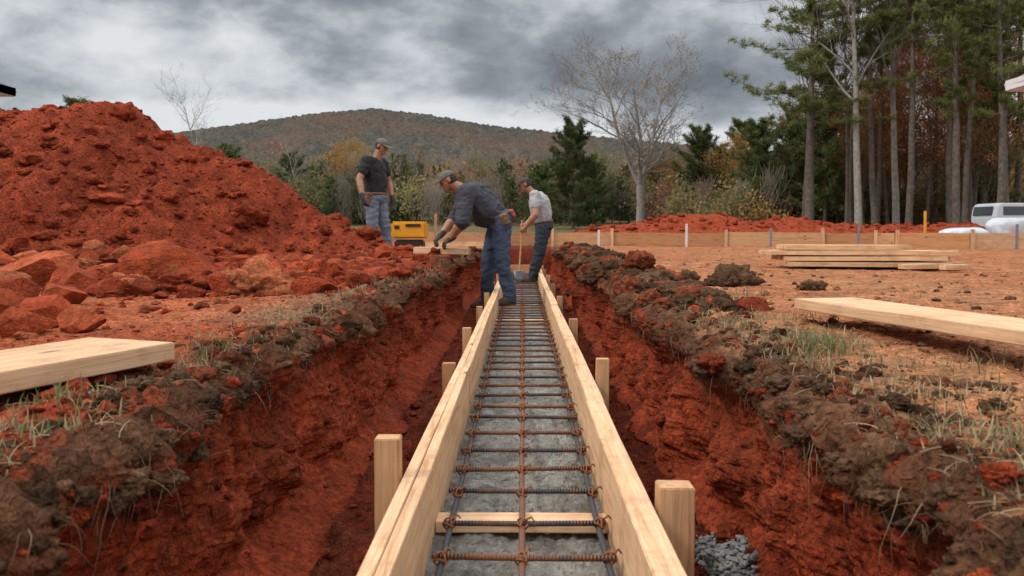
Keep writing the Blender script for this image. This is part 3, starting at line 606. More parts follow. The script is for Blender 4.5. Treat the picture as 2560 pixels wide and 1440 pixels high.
    pts=np.array(pts);v=np.concatenate([pts-upp*.018,pts+upp*.018]);n=33;f=[[i,i+1,i+1+n,i+n] for i in range(32)]
    o=npmesh('belt',v,np.array(f),M_leather,None,True,root);o.matrix_parent_inverse=Matrix.Translation(-root.location)
    mo=o.modifiers.new('s','SOLIDIFY');mo.thickness=.008
    for (sx,fy,w,h,mt) in opts.get('pouch',[]):
        c_=pel+Rp[:,0]*sx*BJ+Rp[:,1]*fy*BJ+upp*.0
        blob('tool_pouch',[hull(ell(c_+upp*.04,(.05*w,.06*w,.02),Rp),ell(c_-upp*h,(.045*w,.05*w,.03),Rp))],.007,1,mt,root,.004,20)
    return root
person(dict(head=(-2.07,11.78,1.235),hf=(.82,-.42,-.42),neck=(-2.15,11.8,1.08),chest=(-2.18,11.8,.90),pel=(-2.17,11.8,.49),
 shR=(-2.26,11.61,1.01),shL=(-2.10,11.99,1.01),elR=(-2.35,11.50,.73),wrR=(-2.28,11.40,.47),elL=(-2.02,12.08,.73),wrL=(-1.95,11.97,.46),
 hdR=(.30,-.05,-.95),hnR=(.5,.5,.2),hdL=(.2,-.05,-1),hnL=(.2,-.9,0),hiR=(-2.21,11.72,.46),hiL=(-2.13,11.88,.46),knR=(-2.19,11.66,.04),knL=(-2.04,11.87,.05),
 anR=(-2.22,11.68,-.34),anL=(-2.02,11.92,-.34),toR=(.85,-.5,0),toL=(.95,-.2,0)),dict(shirt=M_black,jeans=M_jean1,cap=M_cap),
 'standing in black t-shirt, light jeans, grey cap, gloves, looking down',dict(sleeve=.68,gloves='LR',curl=.35,bulk=1.08,belly=.01,pouch=[(.16,.02,.9,.10,M_leather)]))
person(dict(head=(-.865,9.27,.575),hf=(-.86,-.12,-.50),neck=(-.72,9.29,.49),chest=(-.565,9.3,.385),pel=(-.265,9.3,.12),
 shL=(-.635,9.05,.42),shR=(-.675,9.55,.43),elL=(-.665,8.94,.10),wrL=(-.81,9.05,-.10),elR=(-.81,9.6,.14),wrR=(-.955,9.38,-.06),
 hdL=(-.75,.25,-.45),hnL=(-.2,.25,-.9),hdR=(-.55,-.45,-.6),hnR=(-.1,-.2,-.95),hiL=(-.24,9.20,.10),hiR=(-.28,9.40,.10),knL=(-.23,9.16,-.37),knR=(-.39,9.43,-.34),
 anL=(-.13,9.2,-.785),anR=(-.42,9.5,-.84),toL=(-.9,-.35,0),toR=(-1,-.1,0)),dict(shirt=M_navy,jeans=M_jean2,cap=M_cap),
 'bending over timber in navy shirt, blue jeans, cap and gloves',dict(sleeve=1.1,gloves='LR',curl=.5,bulk=1.36,bj=1.16,belly=.03,fold=.013,pouch=[(-.17,-.02,.95,.06,M_leather),(-.12,-.13,.45,.02,M_red)]))
person(dict(head=(.035,13.28,.755),hf=(-.88,-.15,-.38),neck=(.18,13.3,.63),chest=(.29,13.3,.45),pel=(.365,13.3,.085),
 shL=(.21,13.07,.56),shR=(.30,13.53,.56),elL=(.22,12.93,.25),wrL=(.06,12.97,.05),elR=(.27,13.6,.27),wrR=(.06,13.36,.10),
 hdL=(-.6,.1,-.75),hnL=(-.3,.8,-.2),hdR=(-.7,-.5,-.5),hnR=(-.3,-.8,0),hiL=(.35,13.21,.06),hiR=(.39,13.39,.06),knL=(.27,13.18,-.38),knR=(.30,13.42,-.38),
 anL=(.16,13.2,-.785),anR=(.20,13.42,-.785),toL=(-1,-.2,0),toR=(-1,.1,0)),dict(shirt=M_grey,jeans=M_jean3,cap=M_capd),
 'in grey t-shirt, dark jeans and dark cap gripping a long shovel',dict(sleeve=.62,gloves='',curl=.75,bulk=1.24,bj=1.12,belly=.01,fold=.008,pouch=[]))
sh=empty('shovel',(-.04,13.1,-.87));tag(sh,'long handled shovel with wooden shaft held upright','shovel')
v,f=tubes([(np.array([[.0,13.08,.16],[-.02,13.08,-.3],[-.045,13.1,-.68]]),np.array([.014,.014,.016]),8)])
o=npmesh('shaft',v,f,M_stake,None,True,sh);o.matrix_parent_inverse=Matrix.Translation(-sh.location)
bl=np.array([[x,13.1+.012*math.cos(x*20),z] for z,w in ((-.66,.05),(-.68,.09),(-.8,.085),(-.86,.03)) for x in np.linspace(-w-.045,w-.045,5)])
f=[[r*5+c_,r*5+c_+1,r*5+c_+6,r*5+c_+5] for r in range(3) for c_ in range(4)]
o=npmesh('blade',bl,np.array(f),M_steel,None,True,sh);o.matrix_parent_inverse=Matrix.Translation(-sh.location);o.modifiers.new('s','SOLIDIFY').thickness=.004
# ---------------------------------------------------------------- generator
gn=empty('generator',(-1.97,14.,-.42));tag(gn,'low yellow portable generator with black vents on dirt','generator')
boxobj('housing',(.62,.38,.30),(0,0,.42),M_yel,gn,.035)
boxobj('control_panel',(.26,.02,.05),(.08,-.195,.50),M_blk,gn,.006);boxobj('engine_block',(.50,.34,.24),(0,0,.13),M_blk,gn,.03)
boxobj('vent',(.09,.02,.06),(-.20,-.195,.47),M_blk,gn,.006)
# ---------------------------------------------------------------- white wrapped materials + parked vehicle
def wrapped(x,y,sx,sy,sz,seed,label):
    v=ICO[5][0].copy();v=np.sign(v)*np.abs(v)**.6*np.array([sx,sy,sz]);v*=(1+.16*bil(v[:,0]*2+seed,v[:,1]*2,v[:,2]*2,5,seed))[:,None]
    o=npmesh('wrapped_bundle',v,ICO[5][1],M_white,None,True);o.location=(x,y,gh(x,y)[0]+sz*.8);tag(o,label,'building material','plastic wrapped bundles')
wrapped(12.2,22,.55,.4,.2,4,'small white plastic wrapped bundle of materials');wrapped(11.5,22,.3,.3,.12,5,'small white plastic wrapped bundle of materials');wrapped(14.0,22.4,.8,.4,.28,9,'large white plastic wrapped bundle of materials')
car=empty('parked_van',(21.9,34.,-.37));tag(car,'parked white van with dark windows beside the woods','van')
prof_=[(-2.2,.35),(-2.25,.9),(-2.15,1.40),(-2.0,1.50),(.6,1.50),(.85,1.42),(1.35,1.0),(2.1,.86),(2.25,.7),(2.25,.35)]
npf=len(prof_);vv=[(x,-.9,z) for x,z in prof_]+[(x,.9,z) for x,z in prof_];bm=bmesh.new();bv=[bm.verts.new(q) for q in vv]
bm.faces.new(bv[:npf]);bm.faces.new(bv[npf:][::-1])
for i in range(npf): j=(i+1)%npf;bm.faces.new((bv[i],bv[i+npf],bv[j+npf],bv[j]))
bmesh.ops.recalc_face_normals(bm,faces=bm.faces);bmesh.ops.bevel(bm,geom=list(bm.edges),offset=.05,segments=3,affect='EDGES')
me=bpy.data.meshes.new('body');bm.to_mesh(me);bm.free();me.materials.append(M_carp);o=bpy.data.objects.new('body',me);col.objects.link(o);o.parent=car
for sy in (-1,1):
    for a,b in ((-1.9,-.75),(-.65,.25),(.33,.80)): boxobj('window',(b-a,.02,.36),((a+b)/2,sy*.905,1.17),M_glass,car,.008)
boxobj('windscreen',(.02,1.5,.5),(1.13,0,1.22),M_glass,car,.008,(0,-.86,0));boxobj('rear_window',(.02,1.4,.38),(-2.235,0,1.18),M_glass,car,.008,(0,.2,0))
for x in (-1.45,1.45):
    for sy in (-1,1):
        wl_=empty('wheel',(x,sy*.82,.33));wl_.parent=car
        for nm,r,w,mt in (('tyre',.33,.2,M_blk),('rim',.2,.22,M_steel)):
            bm=bmesh.new();bmesh.ops.create_cone(bm,cap_ends=True,segments=28,radius1=r,radius2=r,depth=w);bmesh.ops.bevel(bm,geom=[e_ for e_ in bm.edges if abs(e_.verts[0].co.z-e_.verts[1].co.z)<1e-5],offset=.02,segments=2,affect='EDGES');me=bpy.data.meshes.new(nm);bm.to_mesh(me);bm.free();me.materials.append(mt)
            o=bpy.data.objects.new(nm,me);col.objects.link(o);o.parent=wl_;o.rotation_euler=(math.pi/2,0,0)
for sy in (-.6,.6): boxobj('headlight',(.03,.3,.14),(2.255,sy,.68),M_white,car,.01)
# ---------------------------------------------------------------- houses (ridge runs along Y)
def house(cx,cy,w,d,h,rh,ov,label,z0):
    r=empty('house',(cx,cy,z0));r.rotation_euler=(0,0,math.pi/2);tag(r,label,'house')
    boxobj('wall',(w,d,h),(0,0,h/2),M_wpaint,r,.02)
    V=[];t=.12
    for sx in (-1,1):
        for zz in (0,t):
            V+= [(sx*(w/2+ov),-d/2-ov,h+zz-.15),(sx*(w/2+ov),d/2+ov,h+zz-.15),(sx*(w/2+ov),0,h+rh+zz)]
    F4=[(3,9,11,5),(4,5,11,10),(0,2,8,6),(1,7,8,2),(0,6,9,3),(1,4,10,7),(0,3,5,2),(2,5,4,1),(6,8,11,9),(8,7,10,11)]
    ro=npmesh('roof',np.array(V),np.array(F4),M_roof,None,False,r);ro.data.materials.append(M_wpaint)
    for fi in range(2,10): ro.data.polygons[fi].material_index=1
    for sx in (-1,1):
        npmesh('gable',np.array([(sx*(w/2),-d/2,h),(sx*(w/2),d/2,h),(sx*(w/2),0,h+rh-.1)]),np.array([[0,1,2]]),M_wpaint,None,False,r)
        for yy in (-d/2-ov-.02,d/2+ov+.02): boxobj('fascia',(w+2*ov,.04,.30),(0,yy,h-.14),M_wpaint,r,.005)
        for s2 in (-1,1):
            L=math.hypot(d/2+ov,rh+.15);ang=math.atan2(rh+.15,d/2+ov)
            boxobj('rake_board',(.05,L,.26),(sx*(w/2+ov+.03),s2*(d/2+ov)/2,h+(rh-.15)/2-.05),M_wpaint,r,.005,(-s2*ang,0,0))
    for yy in (-d/2-ov/2,d/2+ov/2): boxobj('soffit',(w+2*ov-.02,ov,.03),(0,yy,h-.30),M_wpaint,r,.003)
    for sy in (-1,1):
        for i in range(3):
            for zz in (1.6,4.2):
                if zz+.8>h: continue
                boxobj('window',(.9,.06,1.3),(-w/3+i*w/3,sy*(d/2+.03),zz),M_glass,r,.01)
    return r
house(19.5,18.3,10,8.4,4.9,2.2,.7,'white house with grey shingle roof beside the site',-.42)
house(-23.8,24.8,9,8,5.75,2.2,.7,'white sided house with shingle roof behind the soil heap',-.42)
# ---------------------------------------------------------------- TREES
def skeleton(H,r0,seed,levels=4,forks=1,spread=.5,c0=.35,nb=(9,6,5,4),wig=.05,up=.25,rmin=.007,w0=None):
    r=np.random.default_rng(seed);polys=[];tips=[]
    def grow(p,d,L,rad,lev):
        n=(9,6,5,4,3)[lev];pts=[p];dd=d.copy()
        for i in range(n):
            dd=dd+r.normal(0,(w0 if (w0 is not None and lev==0) else wig*(1+lev*.9)),3)+np.array([0,0,up*.12*lev]);dd/=np.linalg.norm(dd);pts.append(pts[-1]+dd*L/n)
        pts=np.array(pts);rr=rad*(1-np.linspace(0,1,n+1)*(.8 if lev==0 else .75));polys.append((pts,rr,(8,5,4,3,3)[lev]))
        if lev>=levels: tips.append(pts[-1]);tips.append(pts[len(pts)//2]);return
        k=nb[lev]
        for i in range(k):
            u=r.uniform(c0 if lev==0 else .2,.98);j=min(int(u*n),n-1);q=pts[j]+(pts[j+1]-pts[j])*(u*n-j)
            a=r.uniform(0,6.28);side=np.array([math.cos(a),math.sin(a),0]);t=(pts[j+1]-pts[j]);t/=np.linalg.norm(t)
            side=side-t*np.dot(side,t);side/=np.linalg.norm(side)+1e-6;nd=t*(1-spread*.75)+side*spread+np.array([0,0,.15]);nd/=np.linalg.norm(nd)
            grow(q,nd,L*r.uniform(.36,.55)*(1.15-u*.45 if lev==0 else 1),max(rmin,rr[j]*.5),lev+1)
    if forks==1: grow(np.zeros(3),np.array([0,0,1.]),H,r0,0)
    else:
        hs=H*.26;pts=np.array([[0,0,0],[.05,0,hs*.5],[0,0,hs]]);polys.append((pts,np.array([r0,r0*.85,r0*.8]),10))
        for i in range(forks):
            a=6.28*i/forks+.3;d=np.array([math.cos(a)*.34,math.sin(a)*.25,1.]);d/=np.linalg.norm(d);grow(np.array([0,0,hs*.96]),d,H*.72*(1 if i<2 else .8),r0*.62,0)
    return polys,np.array(tips)
def leaves(cent,n,size,sprd,colA,colB,seed,flat=1.):
    r=np.random.default_rng(seed);c=cent[r.integers(len(cent),size=n)]+r.normal(0,sprd,(n,3))*np.array([1,1,flat])
    a=r.normal(size=(n,3));a/=np.linalg.norm(a,axis=1)[:,None];b=r.normal(size=(n,3));b=np.cross(a,b);b/=np.linalg.norm(b,axis=1)[:,None]
    s=size*r.uniform(.5,1.3,(n,1));V=np.stack([c-a*s,c-b*s*.6,c+a*s,c+b*s*.6],1).reshape(-1,3);Fq=np.arange(4*n).reshape(-1,4)
    k=np.clip(.5+.9*fbm(c[:,0]*.9,c[:,1]*.9,c[:,2]*.9,2,seed)+r.normal(0,.2,n),0,1)[:,None];cc=np.array(colA)*(1-k)+np.array(colB)*k
    return V,Fq,np.repeat(cc,4,0)
def needles(cl,per,L,w,seed,colA,colB):
    r=np.random.default_rng(seed);n=len(cl)*per;c=np.repeat(cl,per,0)+r.normal(0,.05,(n,3));d=r.normal(size=(n,3))+np.array([0,0,.35]);d/=np.linalg.norm(d,axis=1)[:,None]
    b=np.cross(d,r.normal(size=(n,3)));b/=np.linalg.norm(b,axis=1)[:,None];l=L*r.uniform(.5,1.2,(n,1))
    V=np.stack([c-b*w,c+b*w,c+d*l],1).reshape(-1,3);k=np.clip(.5+r.normal(0,.3,len(cl)),0,1);k=np.clip(np.repeat(k,per)+d[:,2]*.25,0,1)[:,None]
    cc=np.array(colA)*(1-k)+np.array(colB)*k;return V,np.arange(3*n).reshape(-1,3),np.repeat(cc,3,0)
def pinegeo(H,r0,c0,width,seed,nbr=60,shape=.7,skip=.15,irr=(.45,1.15),el0=-.02,jit=.16):
    r=np.random.default_rng(seed);n=14;z=np.linspace(0,H,n);tr=np.stack([np.cumsum(r.normal(0,.035,n)),np.cumsum(r.normal(0,.035,n)),z],-1)
    polys=[(tr,r0*(1-.86*np.linspace(0,1,n)**1.1),9)];cl=[]
    for i in range(nbr):
        u=c0+(1-c0)*((i+r.random())/nbr);v=(u-c0)/(1-c0)
        L=width*(((1-v)**shape)*.85+.15)*r.uniform(*irr)*(min(1,.45+v*3) if c0>.25 else 1)
        if r.random()<.15 and c0>.25: L*=.3
        a=i*2.4+r.normal(0,.5);el=(el0+.6*v)+r.normal(0,jit);p=np.array([np.interp(u*H,z,tr[:,0]),np.interp(u*H,z,tr[:,1]),u*H])
        d=np.array([math.cos(a)*math.cos(el),math.sin(a)*math.cos(el),math.sin(el)]);m=7;pts=[p]
        for k in range(m): dd=d+np.array([0,0,-.12+.065*k])+r.normal(0,.09,3);pts.append(pts[-1]+dd/np.linalg.norm(dd)*L/m)
        pts=np.array(pts);polys.append((pts,np.linspace(max(.015,r0*.16),.008,m+1),4))
        for k in range(2,m+1):
            for s in (-1,1):
                if r.random()<skip: continue
                sl=L*.28*r.uniform(.3,1)*(1.25-k/m*.6);sd=np.array([-math.sin(a),math.cos(a),0])*s;e_=pts[k]+(sd*.8+d*.5)*sl+np.array([0,0,.25*sl+r.normal(0,.08)])
                polys.append((np.array([pts[k],(pts[k]+e_)/2+np.array([0,0,-.02]),e_]),np.array([.012,.009,.005]),3))
                for q in np.arange(.4,1.01,.24): cl.append(pts[k]*(1-q)+e_*q+r.normal(0,.05,3))
        cl.append(pts[-1])
    cl.append(tr[-1]);return polys,np.array(cl)
TREES={}
def mktree(key,polys,leaf,barkm):
    v,f=tubes(polys);t=npmesh('trunk',v,f,barkm,None,True,None,False).data
    cr=None
    if leaf is not None: cr=npmesh('crown',leaf[0],leaf[1],M_leaf,leaf[2],False,None,False).data
    TREES[key]=(t,cr)
gA,gB=(.055,.075,.022),(.24,.26,.085)
for i,(H,r0,c0,w,nb_,shp,sk,e0,jt) in enumerate([(14,.22,.42,3.7,58,.45,.15,-.02,.2),(16,.175,.60,2.3,40,.4,.2,0,.25),(17,.21,.34,2.8,56,.45,.22,0,.22),(7,.12,.04,2.3,85,.33,.12,.25,.28),(8,.12,.12,1.8,72,.38,.15,.2,.28)]):
    p,cl=pinegeo(H,r0,c0,w,300+i,nb_,shp,sk,(.35,1.35),e0,jt);mktree('pine%d'%i,p,needles(cl,13,.28 if H>10 else .24,.020,i,gA if i<3 else (.04,.058,.02),gB if i<3 else (.17,.20,.07)),M_bark)
p,t=skeleton(12.6,.29,11,4,3,.62,.10,(13,8,5,3),wig=.055,rmin=.011);mktree('forkbare',p,leaves(t,2500,.055,.12,(.32,.21,.11),(.45,.32,.18),5),M_barkg)
p,t=skeleton(16.5,.20,12,3,1,.6,.4,(16,6,5,4),w0=.018);mktree('bare0',p,None,M_barkg)
p,t=skeleton(15,.13,13,3,1,.5,.45,(14,6,4,4),w0=.018);mktree('bare1',p,None,M_bark)
p,t=skeleton(9,.11,14,3,1,.6,.25,(12,7,5,4));mktree('bare2',p,None,M_barkg)
p,t=skeleton(9.5,.13,15,3,1,.6,.22,(15,7,5,4));mktree('rust',p,leaves(t,7000,.07,.32,(.27,.10,.045),(.58,.27,.12),6),M_bark)
p,t=skeleton(6.5,.10,16,3,1,.65,.15,(14,6,5,4));mktree('amber',p,leaves(t,7500,.055,.3,(.36,.18,.05),(.62,.37,.12),7),M_bark)
p,t=skeleton(8,.11,17,3,1,.65,.12,(15,6,5,4));mktree('olive',p,leaves(t,8000,.06,.33,(.12,.12,.04),(.33,.29,.10),8),M_bark)
info={'pine':('pine_tree','tall green pine with a bare lower trunk'),'fork':('bare_tree','large forked leafless tree with pale grey bark'),'bare':('bare_tree','tall leafless tree with a slender trunk'),'rust':('autumn_tree','tree with rust red autumn leaves'),'ambe':('autumn_tree','tree with amber orange autumn leaves'),'oliv':('autumn_tree','tree with olive brown thinning leaves')}
def plant(key,x,y,s=1.,rot=None,sxy=None,label=None):
    nm,lb=info[key[:4]];z=G+float(farz(np.array(float(y))))-.05
    if key in('pine3','pine4') and not label: lb='bushy dark green young pine'
    r=empty(nm,(x,y,z));r.scale=((sxy or s),(sxy or s),s);r.rotation_euler=(0,0,rng.uniform(0,6.28) if rot is None else rot)
    t,cr=TREES[key];o=bpy.data.objects.new('trunk',t);col.objects.link(o);o.parent=r
    if cr: o=bpy.data.objects.new('crown',cr);col.objects.link(o);o.parent=r
    tag(r,label or lb,'tree','trees at the edge of the building site')
plant('forkbare',8.15,55,.90,.2,1.12)
plant('pine3',3.14,50,.9,sxy=.95)
plant('pine0',15.1,42,.98,2.6,1.2)
plant('pine4',18.3,48,1.33,sxy=1.1);plant('bare0',16.9,40,1.0,.5);plant('bare0',20.2,43,1.02,2.2);plant('pine1',20.5,46,1.0);plant('bare1',23.,52,1.05)
plant('pine1',23.5,50,1.05);plant('pine0',27.,50,1.15);plant('pine2',20.7,38,1.02,1.,.9);plant('bare1',22.2,40,1.1);plant('pine2',22.2,37,.98,3.,.85);plant('pine2',24.9,41,1.05,5.);plant('pine1',22.6,42,1.1)
plant('bare1',17.9,44,.9);plant('bare1',21.6,47,.95);plant('pine1',28.5,46,1.2);plant('bare0',26.5,47,1.05);plant('pine1',18.6,42,1.0);plant('pine1',25.6,44,1.1);plant('bare1',24.2,43,1.1)
plant('pine1',19.4,40,1.05);plant('pine1',27.2,45,1.1);plant('bare1',19.,46,1.0);plant('bare1',25.,48,1.0);plant('bare1',27.8,49,1.1);plant('pine4',27.5,47,1.3);plant('bare1',16.2,46,.8)
plant('rust',26,47,1.15);plant('rust',27.5,46,1.05);plant('amber',16.2,58,.85);plant('rust',19.,52,.8);plant('olive',22.,55,1.0);plant('rust',24.,50,1.1);plant('olive',25.5,44,.8);plant('rust',21.,48,.75);plant('amber',29,52,1.2);plant('rust',22.8,45,.9);plant('olive',19.8,50,.7);plant('rust',24.5,43,.75);plant('amber',23.4,48,1.0);plant('rust',20.2,47,.7);plant('amber',21.8,50,.9)
for x,y,s,k in ((13.3,60,.98,'pine3'),(17.4,63,1.0,'pine4'),(15.0,60,.8,'pine3'),(16.,53,.95,'pine3'),(17.6,51,.95,'pine3'),(12.4,70,.8,'pine3'),(18.8,55,1.0,'pine4'),(19.9,54,.8,'pine3'),(22.8,56,1.1,'pine4'),(25.5,56,1.3,'pine4'),(10.9,66,.62,'pine3'),(-23,80,.9,'pine3'),(-11.5,75,.83,'pine3'),(-20,84,.85,'pine4'),(-10,78,.7,'pine4'),(1.5,62,.6,'pine3'),(5.4,63,.7,'pine3'),(-34.2,62,1.18,'pine4'),(-26,70,.9,'pine3'),(-17.5,78,.8,'pine3'),(-8,80,.75,'pine3'),(-4.5,82,.7,'pine3'),(6.6,70,.75,'pine3'),(-1.5,80,.7,'pine4'),(9.6,72,.7,'pine3')): plant(k,x,y,s,sxy=s*rng.uniform(1,1.3))
plant('amber',-16.5,72,1.0);plant('amber',-14.6,75,.8);plant('olive',-4.,76,.7);plant('bare2',-24,60,1.0);plant('bare2',-5,70,.7);plant('bare2',-7.5,72,.75);plant('bare2',-12,68,.7);plant('rust',9.9,64,.5);plant('rust',12.0,62,.5);plant('olive',6.2,66,.62);plant('bare2',-1,70,.68);plant('bare2',-18.5,66,.75);plant('bare2',4.5,72,.72);plant('bare2',11,74,.8)
def woodland(name,specs,label):
    V=[];Fq=[];Cs=[];b=0
    for (kd,x,y,z,H,W_) in specs:
        r=rng;sz_=.13+.0013*max(0,y-50)
        if kd=='c':
            n=480;u=r.random(n)**1.2;rad=W_*(1-u)**.55*np.sqrt(r.random(n))*r.uniform(.7,1.15);a=r.uniform(0,6.28,n)
            c_=np.stack([rad*np.cos(a),rad*np.sin(a),H*(.1+.9*u)],-1)+r.normal(0,.2,(n,3));ca,cb=(.035,.05,.02),(.125,.145,.06);size=sz_*1.3
        elif kd=='b':
            n=190;a=r.uniform(0,6.28,n);u=r.uniform(.15,.95,n);p0=np.stack([0*u,0*u,H*u],-1)+r.normal(0,W_*.22,(n,3))*np.array([1,1,.5]);L=W_*r.uniform(.5,1.1,n)
            d=np.stack([np.cos(a)*.6,np.sin(a)*.6,np.ones(n)],-1);d/=np.linalg.norm(d,axis=1)[:,None];e_=p0+d*L[:,None];w=np.stack([-np.sin(a),np.cos(a),0*a],-1)*.022
            v=np.stack([p0-w,p0+w,e_+w*.3,e_-w*.3],1).reshape(-1,3)+np.array([x,y,z]);V.append(v);Fq.append(np.arange(4*n).reshape(-1,4)+b);b+=4*n
            cc=np.array([.21,.175,.14])*r.uniform(.7,1.3);Cs.append(np.tile(cc,(4*n,1)));n=0
        else:
            n=520;k=r.integers(6,13);cc_=r.normal(0,.55,(k,3))*np.array([W_,W_,H*.36])+np.array([0,0,H*.6]);c_=cc_[r.integers(k,size=n)]+r.normal(0,.34,(n,3))*np.array([W_,W_,W_*.9]);size=sz_
            ca,cb={'r':((.20,.085,.045),(.42,.20,.10)),'o':((.13,.115,.05),(.30,.24,.11)),'a':((.28,.16,.055),(.48,.31,.11)),'g':((.06,.075,.03),(.17,.18,.07))}[kd]
        if n:
            a_=r.normal(size=(n,3));a_/=np.linalg.norm(a_,axis=1)[:,None];b_=np.cross(a_,r.normal(size=(n,3)));b_/=np.linalg.norm(b_,axis=1)[:,None];s=size*r.uniform(.4,1.2,(n,1))
            c_=c_+np.array([x,y,z]);v=np.stack([c_-a_*s,c_-b_*s*.6,c_+a_*s,c_+b_*s*.6],1).reshape(-1,3);V.append(v);Fq.append(np.arange(4*n).reshape(-1,4)+b);b+=4*n
            kk=np.clip(.5+r.normal(0,.3,n),0,1)[:,None];Cs.append(np.repeat((np.array(ca)*(1-kk)+np.array(cb)*kk)*r.uniform(.75,1.25),4,0))
        w=.07*H/9;p=np.array([[0,0,-.5],[r.normal(0,.15),r.normal(0,.15),H*.92]])+np.array([x,y,z]);v,f=tubes([(p,np.array([w*1.4,w*.3]),4)]);V.append(v);Fq.append(f+b);b+=len(v);Cs.append(np.tile(np.array([.20,.17,.14])*r.uniform(.6,1.5),(len(v),1)))
    o=npmesh(name,np.concatenate(V),np.concatenate(Fq),M_leaf,np.concatenate(Cs));o['kind']='stuff';o['label']=label
sp=[]
for _ in range(230):
    y=rng.uniform(52,105);u=rng.random();x=y*(.22+.50*u);sp.append((rng.choice(list('cbbbrrroga')),x,y,G+farz(np.array(y)),(rng.uniform(.5,1.1))*(.065+.095*u**1.3)*y*(.9),rng.uniform(1.2,2.4)))
for _ in range(260):
    y=rng.uniform(48,75);u=rng.random();x=y*(.18+.55*u);sp.append((rng.choice(list('oorrrgbba')),x,y,G+farz(np.array(y)),rng.uniform(1.5,3.6),rng.uniform(.9,1.7)))
for _ in range(560):
    y=rng.uniform(68,170);u=rng.random();x=y*(-.42+.68*u);sp.append((rng.choice(list('ccccbbbbbboorrggga')),x,y,G+farz(np.array(y))-.3,y*rng.uniform(.05,.082),rng.uniform(1.3,2.6)))
for _ in range(150):
    y=rng.uniform(60,80);x=y*rng.uniform(-.42,.3);sp.append((rng.choice(list('bbbbcco')),x,y,G+farz(np.array(y)),rng.uniform(2.,4.),rng.uniform(1,1.6)))
for _ in range(60):
    y=rng.uniform(60,90);x=y*rng.uniform(-.75,-.42);sp.append((rng.choice(list('cbo')),x,y,G+farz(np.array(y)),rng.uniform(4,7),rng.uniform(1.5,2.4)))
woodland('woodland',sp,'mixed autumn woodland of pines and leafless trees')
# ---------------------------------------------------------------- HILLS
def hillmat(n,cols_,sc1):
    m,nt,b=newmat(n);tc=N(nt,'ShaderNodeTexCoord').outputs['Object']
    f=noise_n(nt,tc,sc1,7,.7);f2=noise_n(nt,tc,sc1*.12,5,.6);f3=noise_n(nt,tc,sc1*4,3,.7)
    c=ramp(nt,f,[(.32,cols_[0]),(.5,cols_[1]),(.64,cols_[2])]);c=mixc(nt,ramp(nt,f2,[(.42,g3(0)),(.62,g3(.75))]),c,cols_[3]);c=mixc(nt,1.,c,ramp(nt,f3,[(.3,g3(.65)),(.7,g3(1.3))]),'MULTIPLY')
    nt.links.new(c,b.inputs['Base Color']);b.inputs['Roughness'].default_value=1;b.inputs['Specular IOR Level'].default_value=0.;return m
hx=np.arange(-1500,1900,4.);hy=np.concatenate([np.arange(620,1560,7.),np.arange(1570,2300,60.)]);HX,HY=np.meshgrid(hx,hy)
rid=np.interp(HX,[-1500,-1200,-800,-622,-531,-381,-290,-192,-79,72,185,298,449,750,1100,1900],[60,105,165,188,200,221,229,220,200,182,172,162,150,128,105,70])
tt=np.clip((HY-640)/(1500-640),0,1);hz=rid*(tt**1.25)*(1-.5*sstep(1500,2300,HY));hz+=fbm(HX*.006,HY*.006,0,4,91)*16*np.sin(np.pi*np.clip(tt,0,1))
hz+=bil(HX*.11,HY*.11,0,3,92)*4.2+fbm(HX*.25,HY*.25,0,2,93)*2.4;hz-=3
ii=np.arange(HX.size).reshape(HX.shape);fq=np.stack([ii[:-1,:-1],ii[:-1,1:],ii[1:,1:],ii[1:,:-1]],-1).reshape(-1,4)
o=npmesh('hill',np.stack([HX,HY,hz],-1).reshape(-1,3),fq,hillmat('forested_hill',[(.042,.052,.048),(.068,.070,.060),(.105,.082,.064),(.11,.072,.054)],.04),None,True);o['kind']='structure';o['label']='long forested hill with autumn trees'  # distance haze painted into these lifted, greyed hill colours
hx=np.arange(-420,420,1.5);hy=np.arange(180,620,2.4);HX,HY=np.meshgrid(hx,hy)
tt=np.clip((HY-180)/330,0,1);hz=(1+tt**1.1*28*(1+.35*fbm(HX*.006,HY*0,0,3,95)))+bil(HX*.22,HY*.22,0,3,96)*2.8+fbm(HX*.6,HY*.6,0,2,97)*1.2;hz*=(1-.4*sstep(520,620,HY))
ii=np.arange(HX.size).reshape(HX.shape);fq=np.stack([ii[:-1,:-1],ii[:-1,1:],ii[1:,1:],ii[1:,:-1]],-1).reshape(-1,4)
o=npmesh('foothill',np.stack([HX,HY,hz],-1).reshape(-1,3),fq,hillmat('forested_foothill',[(.065,.073,.048),(.12,.11,.072),(.17,.135,.09),(.18,.11,.068)],.12),None,True);o['kind']='structure';o['label']='low wooded foothill in muted autumn colours'
# ---------------------------------------------------------------- WORLD
w=bpy.data.worlds.new('World');sc.world=w;w.use_nodes=True;nt=w.node_tree;nt.nodes.clear()
out=nt.nodes.new('ShaderNodeOutputWorld');sky=nt.nodes.new('ShaderNodeTexSky');sky.sky_type='NISHITA';sky.sun_disc=False
SE,SR=math.radians(46),math.radians(248);sky.sun_elevation=SE;sky.sun_rotation=SR
b1=nt.nodes.new('ShaderNodeBackground');b1.inputs[1].default_value=.08;nt.links.new(sky.outputs[0],b1.inputs[0])
tc=nt.nodes.new('ShaderNodeTexCoord').outputs['Generated'];se=nt.nodes.new('ShaderNodeSeparateXYZ');nt.links.new(tc,se.inputs[0]);sx,sy,sz=se.outputs
mp=nt.nodes.new('ShaderNodeMapping');mp.inputs['Scale'].default_value=(1.6,1.6,3.1);mp.inputs['Location'].default_value=(2.1,.9,.45);nt.links.new(tc,mp.inputs[0])
n1=noise_n(nt,mp.outputs[0],2.7,3,.45,.1);n2=noise_n(nt,mp.outputs[0],6.8,9,.55,.1)
